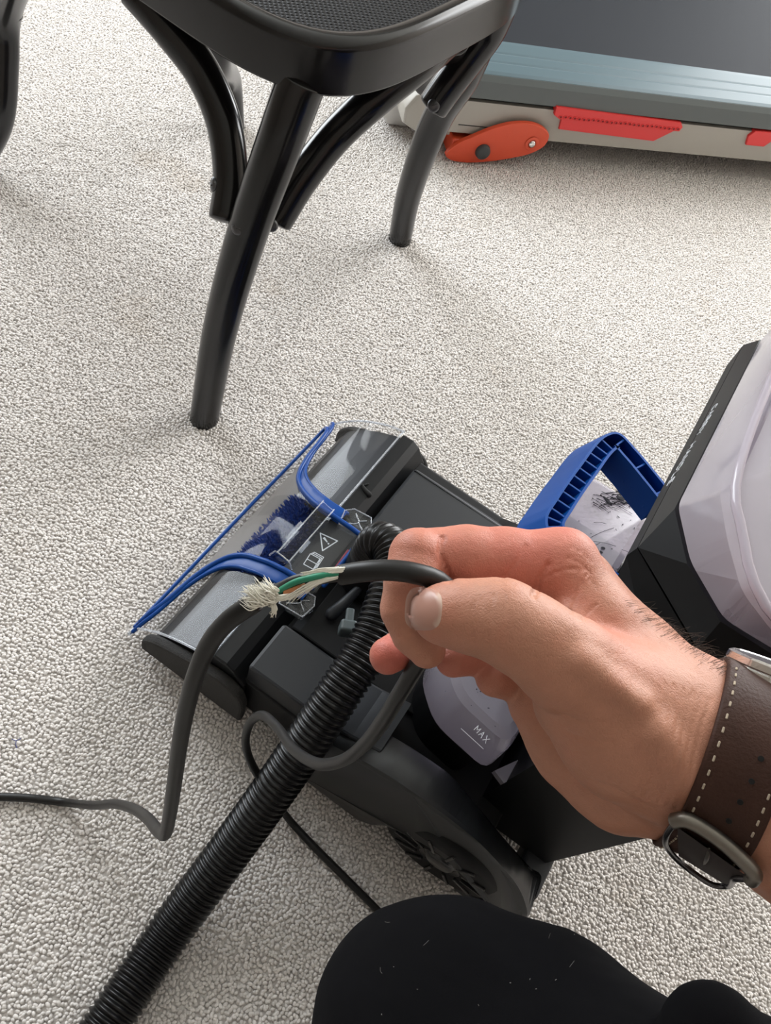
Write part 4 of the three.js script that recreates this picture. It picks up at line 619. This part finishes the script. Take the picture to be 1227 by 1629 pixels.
{
  const box = (c) => { const lo = cam(570, 0, 0.25)[0]; return lo; };
  const fine = sdfGeo((x, y, z) => Math.max(handD(x, y, z), x - 0.133), [-0.02, -0.142, -0.372], [0.14, 0.002, -0.222], CELL, (x, y, z) => skinD(x, y, z));
  const coarse = sdfGeo((x, y, z) => Math.max(handD(x, y, z), 0.128 - x), [0.12, -0.27, -0.36], [0.43, -0.03, 0.06], 0.005, handD);
  // drop the closing wall inside the arm where the two meshes meet under the strap
  const strip = (g, keep) => { const p = g.attributes.position, ix = g.index.array, out = []; for (let i = 0; i < ix.length; i += 3) { const x = (p.getX(ix[i]) + p.getX(ix[i + 1]) + p.getX(ix[i + 2])) / 3; if (keep(x)) out.push(ix[i], ix[i + 1], ix[i + 2]); } g.setIndex(out); return g; };
  strip(fine, (x) => x < 0.1315); strip(coarse, (x) => x > 0.1295);
  const skin = mergeGeometries([fine, coarse]);
  const p = skin.attributes.position, col = new Float32Array(p.count * 3);
  const spots = [[640, 1040, 0.295, 0.018, 0.8], [660, 880, 0.28, 0.017, 0.45], [760, 890, 0.288, 0.022, 0.6], [860, 890, 0.285, 0.02, 0.55], [690, 985, 0.255, 0.012, 0.35], [960, 1035, 0.262, 0.014, 0.5], [910, 850, 0.29, 0.012, 0.45], [740, 1060, 0.3, 0.02, 0.5], [620, 1040, 0.3, 0.012, 0.6]].map(([x, y, d, r, a]) => [...cam(x, y, d), r, a]);
  for (let i = 0; i < p.count; i++) {
    const x = p.getX(i), y = p.getY(i), z = p.getZ(i); let red = 0;
    for (const s of spots) { const q = ((x - s[0]) ** 2 + (y - s[1]) ** 2 + (z - s[2]) ** 2) / (s[3] * s[3]); red += s[4] * Math.exp(-q); }
    red = clamp(red + 0.22 * fbm(x * 70, y * 70, z * 70, 3) + 0.12 * fbm(x * 260 + 5, y * 260, z * 260, 2), 0, 1); const m = 1 + 0.10 * fbm(x * 160 + 9, y * 160, z * 160, 3) + 0.05 * noise.noise(x * 900, y * 900, z * 900);
    col[i * 3] = lerp(0.41, 0.47, red) * m; col[i * 3 + 1] = lerp(0.19, 0.128, red) * m; col[i * 3 + 2] = lerp(0.122, 0.092, red) * m;
  }
  skin.setAttribute('color', new THREE.BufferAttribute(col, 3));
  skin.applyMatrix4(VIEW); geoInto(person, skin);
  const pores = dataTex(512, (u, v) => { const n = noise.noise(u * 64, v * 64, 3.1) * 0.5 + noise.noise(u * 128, v * 128, 7.7) * 0.35, l = Math.abs(noise.noise(u * 40, v * 40, 1.3)), l2 = Math.abs(noise.noise(u * 56 + 3, v * 56, 4.3)); return 0.55 + 0.2 * n - 0.3 * Math.exp(-l * 14) - 0.22 * Math.exp(-l2 * 14); });
  pores.repeat.set(22, 22);
  const arm = mesh('skin', uvMetres(skin), std([1, 1, 1], 0.5, { vertexColors: true, bumpMap: pores, bumpScale: 0.00024, specularIntensity: 0.7 }), person);
  arm.userData.label = 'bare right hand and forearm';
  // thumb nail
  const rows = [], N = 18; const nailP = (u, v) => { const a = V3(...march(674 + 31 * u - 3 * v, 969 + 36 * v + 3 * u)); return a; };
  for (let j = 0; j <= N; j++) { const row = []; for (let i = 0; i <= N; i++) { const u = -1 + 2 * i / N, v = -1 + 2 * j / N, s = Math.max(Math.abs(u), Math.abs(v)), e = Math.hypot(u, v) || 1, k = s ? Math.pow(Math.abs(u) ** 2.8 + Math.abs(v) ** 2.8, -1 / 2.8) * s : 1; const p3 = nailP(u * k, v * k), n = gradOf(handD, [p3.x, p3.y, p3.z]), ed = sstep(1, 0.82, s); row.push(p3.addScaledVector(n, -0.0003 + 0.0009 * ed)); } rows.push(row); }
  let ng = gridGeo(rows); { const n0 = V3(0, 0, 0).fromBufferAttribute(ng.attributes.normal, 180); if (n0.z < 0) flip(ng); }
  const nc = new Float32Array(ng.attributes.position.count * 3), nu = ng.attributes.uv; for (let i = 0; i < nc.length / 3; i++) { const u = nu.getX(i), v = nu.getY(i), w = sstep(0.84, 0.96, u + 0.05 * Math.sin(v * 9) - 0.25 * (v - 0.45) ** 2) + 0.6 * sstep(0.08, 0.02, u); nc[i * 3] = lerp(0.37, 0.52, clamp(w, 0, 1)); nc[i * 3 + 1] = lerp(0.195, 0.37, clamp(w, 0, 1)); nc[i * 3 + 2] = lerp(0.15, 0.30, clamp(w, 0, 1)); }
  ng.setAttribute('color', new THREE.BufferAttribute(nc, 3)); ng.applyMatrix4(VIEW); geoInto(person, ng);
  const nail = mesh('thumb_nail', ng, std([1, 1, 1], 0.38, { vertexColors: true, side: THREE.DoubleSide }), arm);
  // hairs along the back of the wrist
  const hairs = [];
  for (let i = 0; i < 170; i++) {
    const t = Math.pow(rnd(), 0.75), px = lerp(985, 1172, t), top = lerp(945, 1076, t), py = top + rr(2, 8 + 26 * rnd() * rnd()), p0 = march(px, py); if (!p0) continue;
    const n = gradOf(handD, p0), l = rr(0.003, 0.0085), a = V3(0.8, -0.25, rr(-0.5, 0.5)).addScaledVector(n, rr(0.5, 1.4)).normalize(), b = V3(rr(-1.1, 1.2), rr(-1.2, 0.7), rr(-0.8, 0.8));
    const q = V3(...p0); hairs.push(tubeGeo([q.clone(), q.clone().addScaledVector(a, l * 0.5), q.clone().addScaledVector(a, l * 0.9).addScaledVector(b, l * 0.45)], (s) => 0.000055 * (1 - 0.7 * s), 5, 4));
  }
  const hg = join(hairs); hg.applyMatrix4(VIEW); geoInto(person, hg);
  const hm = mesh('arm_hair', hg, std([0.06, 0.035, 0.02], 0.6), arm); hm.userData.kind = 'stuff'; hm.userData.label = 'dark hairs on the wrist';
}
{ // trousers over the raised knee
  const T = [...chainOf([[674, 1632, 0.455, 160], [985, 1880, 0.37, 252], [1250, 2120, 0.31, 330]]), ...chainOf([[674, 1632, 0.455, 156], [600, 1900, 0.60, 118], [540, 2050, 0.74, 88]]), ...chainOf([[752, 1592, 0.445, 130], [860, 1640, 0.43, 150]])], lobe = chainOf([[1140, 1668, 0.345, 92], [1330, 1900, 0.31, 190]]);
  const base = (x, y, z) => smin(chainD(x, y, z, T, 0.03), chainD(x, y, z, lobe, 0.01), 0.008);
  const det = (x, y, z) => base(x, y, z) + 0.0022 * fbm(x * 22, y * 30, z * 22, 3) + 0.0012 * Math.sin((x * 0.8 - y * 0.6) * 190 + 3 * fbm(x * 18, y * 18, z * 18, 2)) * sstep(0.10, 0.2, x);
  const tg = sdfGeo(base, [-0.07, -0.5, -0.82], [0.36, -0.2, -0.2], 0.0042, det);
  tg.applyMatrix4(VIEW); geoInto(person, tg);
  const knit = dataTex(128, (u, v, i, j) => 0.4 + 0.3 * ((i + j) % 2) + 0.3 * rnd()); knit.repeat.set(120, 120);
  const tr = mesh('trousers', uvMetres(tg), std([0.0045, 0.0044, 0.0052], 0.95, { bumpMap: knit, bumpScale: 0.0003, specularIntensity: 0.15, sheen: 0.1, sheenRoughness: 0.6, sheenColor: new THREE.Color(0.2, 0.2, 0.22) }), person); tr.userData.label = 'black trousers over the raised knee';
  const lint = [];
  for (let i = 0; i < 16; i++) { const x = rr(560, 1000), y = rr(1450, 1620), p0 = march(x, y, base); if (!p0) continue; const n = gradOf(base, p0), q = V3(...p0).addScaledVector(n, 0.0022), a = V3(rr(-1, 1), rr(-1, 1), rr(-1, 1)).normalize(), l = i < 5 ? rr(0.002, 0.004) : rr(0.0003, 0.0007); lint.push(tubeGeo([q.clone(), q.clone().addScaledVector(a, l * 0.5).addScaledVector(n, 0.0002), q.clone().addScaledVector(a, l).addScaledVector(V3(0.3, 0.6, 0), l * 0.5)], i < 5 ? 0.00006 : 0.00014, 6, 4)); }
  const lg = join(lint); lg.applyMatrix4(VIEW); geoInto(person, lg);
  const lm = mesh('lint', lg, std([0.4, 0.39, 0.37], 0.9), tr); lm.userData.kind = 'stuff'; lm.userData.label = 'pale lint on the trousers';
}

// ---------------------------------------------------------------- wristwatch
{
  const watch = thing('wristwatch', 'wristwatch on a stitched brown leather strap with a worn metal buckle, worn on the wrist', 'watch', [0.12, 0, 0.05]);
  const P0 = V3(...cam(1100, 1186, 0.277)), P1 = V3(...cam(1206, 1230, 0.2692)), ax = P1.clone().sub(P0).normalize();
  const toCam = V3(0, 0, 1).addScaledVector(ax, -ax.z).normalize(), dors = toCam.clone().cross(ax).normalize().multiplyScalar(1); if (dors.y < 0) dors.negate();
  const rad = (s, a) => { const c = P0.clone().addScaledVector(ax, s), n = dors.clone().multiplyScalar(Math.cos(a)).addScaledVector(toCam, Math.sin(a)); let lo = 0, hi = 0.06; for (let i = 0; i < 26; i++) { const m = (lo + hi) / 2, q = c.clone().addScaledVector(n, m); if (handD(q.x, q.y, q.z) < 0) lo = m; else hi = m; } return [c, n, lo]; };
  const on = (s, a, off) => { const [c, n, r] = rad(s, a); return c.addScaledVector(n, r + off); };
  const WD = 0.0235, NA = 120;
  const sec = [[0.0004, 0.0004], [0, 0.0012], [0.0003, 0.0021], [0.0012, 0.0026], [0.0035, 0.00275], [0.006, 0.0029], [WD / 2, 0.003], [WD - 0.006, 0.0029], [WD - 0.0035, 0.00275], [WD - 0.0012, 0.0026], [WD - 0.0003, 0.0021], [WD, 0.0012], [WD - 0.0004, 0.0004], [WD / 2, 0.0002]];
  const put = (g) => { g.applyMatrix4(VIEW); return geoInto(watch, g); };
  const ringsG = gridGeo(sec.map(([s, o]) => Array.from({ length: NA }, (_, i) => on(s, i / NA * 6.2832, o))), true, true);
  { const p = ringsG.attributes.position, n = ringsG.attributes.normal, q = V3(0, 0, 0).fromBufferAttribute(p, 6 * (NA + 1)), c = P0.clone().addScaledVector(ax, WD / 2); if (V3(0, 0, 0).fromBufferAttribute(n, 6 * (NA + 1)).dot(q.sub(c)) < 0) flip(ringsG); }
  const leatherTex = dataTex(256, (u, v) => { const n = fbmTile(u, v); return n; });
  function fbmTile(u, v) { return 0.5 + 0.5 * noise.noise(u * 30, v * 30, 2) + 0.3 * noise.noise(u * 70, v * 70, 5) - 0.25 * Math.exp(-Math.abs(noise.noise(u * 24, v * 24, 8)) * 12); }
  leatherTex.repeat.set(30, 30);
  const sg = put(ringsG), lc = new Float32Array(sg.attributes.position.count * 3); for (let i = 0; i < lc.length / 3; i++) { const p = sg.attributes.position, k = 1 + 0.35 * fbm(p.getX(i) * 90, p.getY(i) * 90, p.getZ(i) * 90, 3); lc.set([0.040 * k, 0.0185 * k, 0.013 * k], i * 3); }
  sg.setAttribute('color', new THREE.BufferAttribute(lc, 3));
  const strap = mesh('strap', uvMetres(sg), std([1, 1, 1], 0.58, { vertexColors: true, bumpMap: leatherTex, bumpScale: 0.00012, specularIntensity: 0.3 }), watch); strap.userData.label = 'brown leather strap';
  // stitches
  const st = new THREE.CapsuleGeometry(0.00038, 0.0013, 3, 7), thread = std([0.34, 0.28, 0.21], 0.9), M4 = new THREE.Matrix4().copy(watch.matrixWorld).invert().multiply(VIEW), seen = (a) => Math.sin(a) > -0.35;
  for (const s of [0.0028, WD - 0.0028]) for (let i = 0; i < 56; i++) {
    const a = i / 56 * 6.2832; if (!seen(a)) continue; if (Math.cos(a) > 0.86) continue;
    const p = on(s, a - 0.02, 0.00275), q = on(s, a + 0.02, 0.00275), m = mesh('stitch', st, thread, strap); m.position.copy(p.clone().add(q).multiplyScalar(0.5).applyMatrix4(M4)); m.quaternion.setFromUnitVectors(V3(0, 1, 0), q.clone().applyMatrix4(M4).sub(p.clone().applyMatrix4(M4)).normalize());
  }
  const strapF = (x, y, z) => handD(x, y, z) - 0.0029;
  for (const [px, py] of [[1211, 1207], [1196, 1243], [1178, 1276], [1160, 1306]]) { const p = march(px, py, strapF), n = gradOf(handD, p); const m = mesh('strap_hole', new THREE.CylinderGeometry(0.0009, 0.0009, 0.0006, 14), std([0.003, 0.003, 0.003], 1), strap); m.position.copy(V3(...p).applyMatrix4(M4)); m.quaternion.setFromUnitVectors(V3(0, 1, 0), n.transformDirection(VIEW)); }
  // case and bezel on the back of the wrist
  const steel = std([0.72, 0.72, 0.70], 0.22, { metalness: 1 });
  { const [c, n, r] = rad(0.0185, 0.05), ctr = c.clone().addScaledVector(n, r + 0.0012), N = n.clone().transformDirection(VIEW), prof = [[0, -0.004], [0.0165, -0.004], [0.0182, -0.0015], [0.0185, 0.0], [0.0184, 0.0022], [0.0178, 0.0028], [0.0182, 0.0034], [0.0178, 0.0056], [0.0165, 0.0064], [0.0158, 0.006], [0, 0.006]];
    const cg = new THREE.LatheGeometry(prof.map(([x, y]) => new THREE.Vector2(x, y)), 72);
    const m = mesh('watch_case', toCreasedNormals(cg, 0.5), steel, watch); m.position.copy(ctr.applyMatrix4(M4)); m.quaternion.setFromUnitVectors(V3(0, 1, 0), N);
    const dial = mesh('dial', new THREE.CircleGeometry(0.0156, 48).rotateX(-Math.PI / 2).translate(0, 0.00615, 0), std([0.02, 0.02, 0.024], 0.3), m); }
  // buckle on the palm side
  const bronze = std([0.17, 0.155, 0.135], 0.38, { metalness: 0.9 });
  const B = (x, y, d) => { const p = march(x, y, strapF); return V3(...cam(x, y, p ? Math.min(d, -p[2] - 0.002) : d)); };
  const flatBar = (pts, r, k = 0.55) => { const g = tubeGeo(pts, r, 40, 14, { round: 0.6 }); return g; };
  mesh('buckle', put(join([flatBar([B(1072, 1306, 0.2625), B(1090, 1304, 0.2595), B(1130, 1325, 0.2575), B(1170, 1357, 0.257), B(1200, 1389, 0.2585), B(1196, 1400, 0.262)], 0.0025)])), bronze, watch);
  mesh('buckle_frame', put(join([tubeGeo([B(1074, 1308, 0.264), B(1061, 1328, 0.272), B(1064, 1352, 0.279), B(1095, 1382, 0.281), B(1135, 1408, 0.2805), B(1154, 1410, 0.277), B(1172, 1398, 0.27), B(1190, 1398, 0.263)], 0.0011, 60, 10)])), std([0.1, 0.095, 0.1], 0.25, { metalness: 0.9 }), watch);
  mesh('buckle_pin', put(tubeGeo([B(1128, 1350, 0.262), B(1126, 1362, 0.264), B(1118, 1378, 0.27)], 0.0007, 10, 8)), bronze, watch);
  mesh('strap_tip', put(join([(() => { const rows = []; for (let j = 0; j <= 8; j++) { const row = [], v = j / 8; for (let i = 0; i <= 12; i++) { const u = i / 12, a = B(1078, 1316, 0.2655).lerp(B(1186, 1392, 0.2635), u), b = B(1080, 1362, 0.279).lerp(B(1148, 1404, 0.279), u); row.push(a.lerp(b, v).add(V3(0, -0.0016 * Math.sin(v * 3.14), 0))); } rows.push(row); } return gridGeo(rows); })()])), std([0.018, 0.011, 0.0095], 0.5, { side: THREE.DoubleSide }), watch);
}

// ---------------------------------------------------------------- a snippet of thread on the carpet
{
  const on = (x, y) => atHeight(x, y, 0.0006);
  const th = mesh('thread', join([tubeGeo([on(19, 1176), on(26, 1178), on(33, 1175)], 0.00035, 8, 6), tubeGeo([on(26, 1178), on(25, 1184), on(27, 1190)], 0.00035, 8, 6)]), std([0.03, 0.05, 0.22], 0.8));
  th.userData = { label: 'tiny blue thread lying on the cream carpet', category: 'thread' };
}

renderer.render(scene, camera);
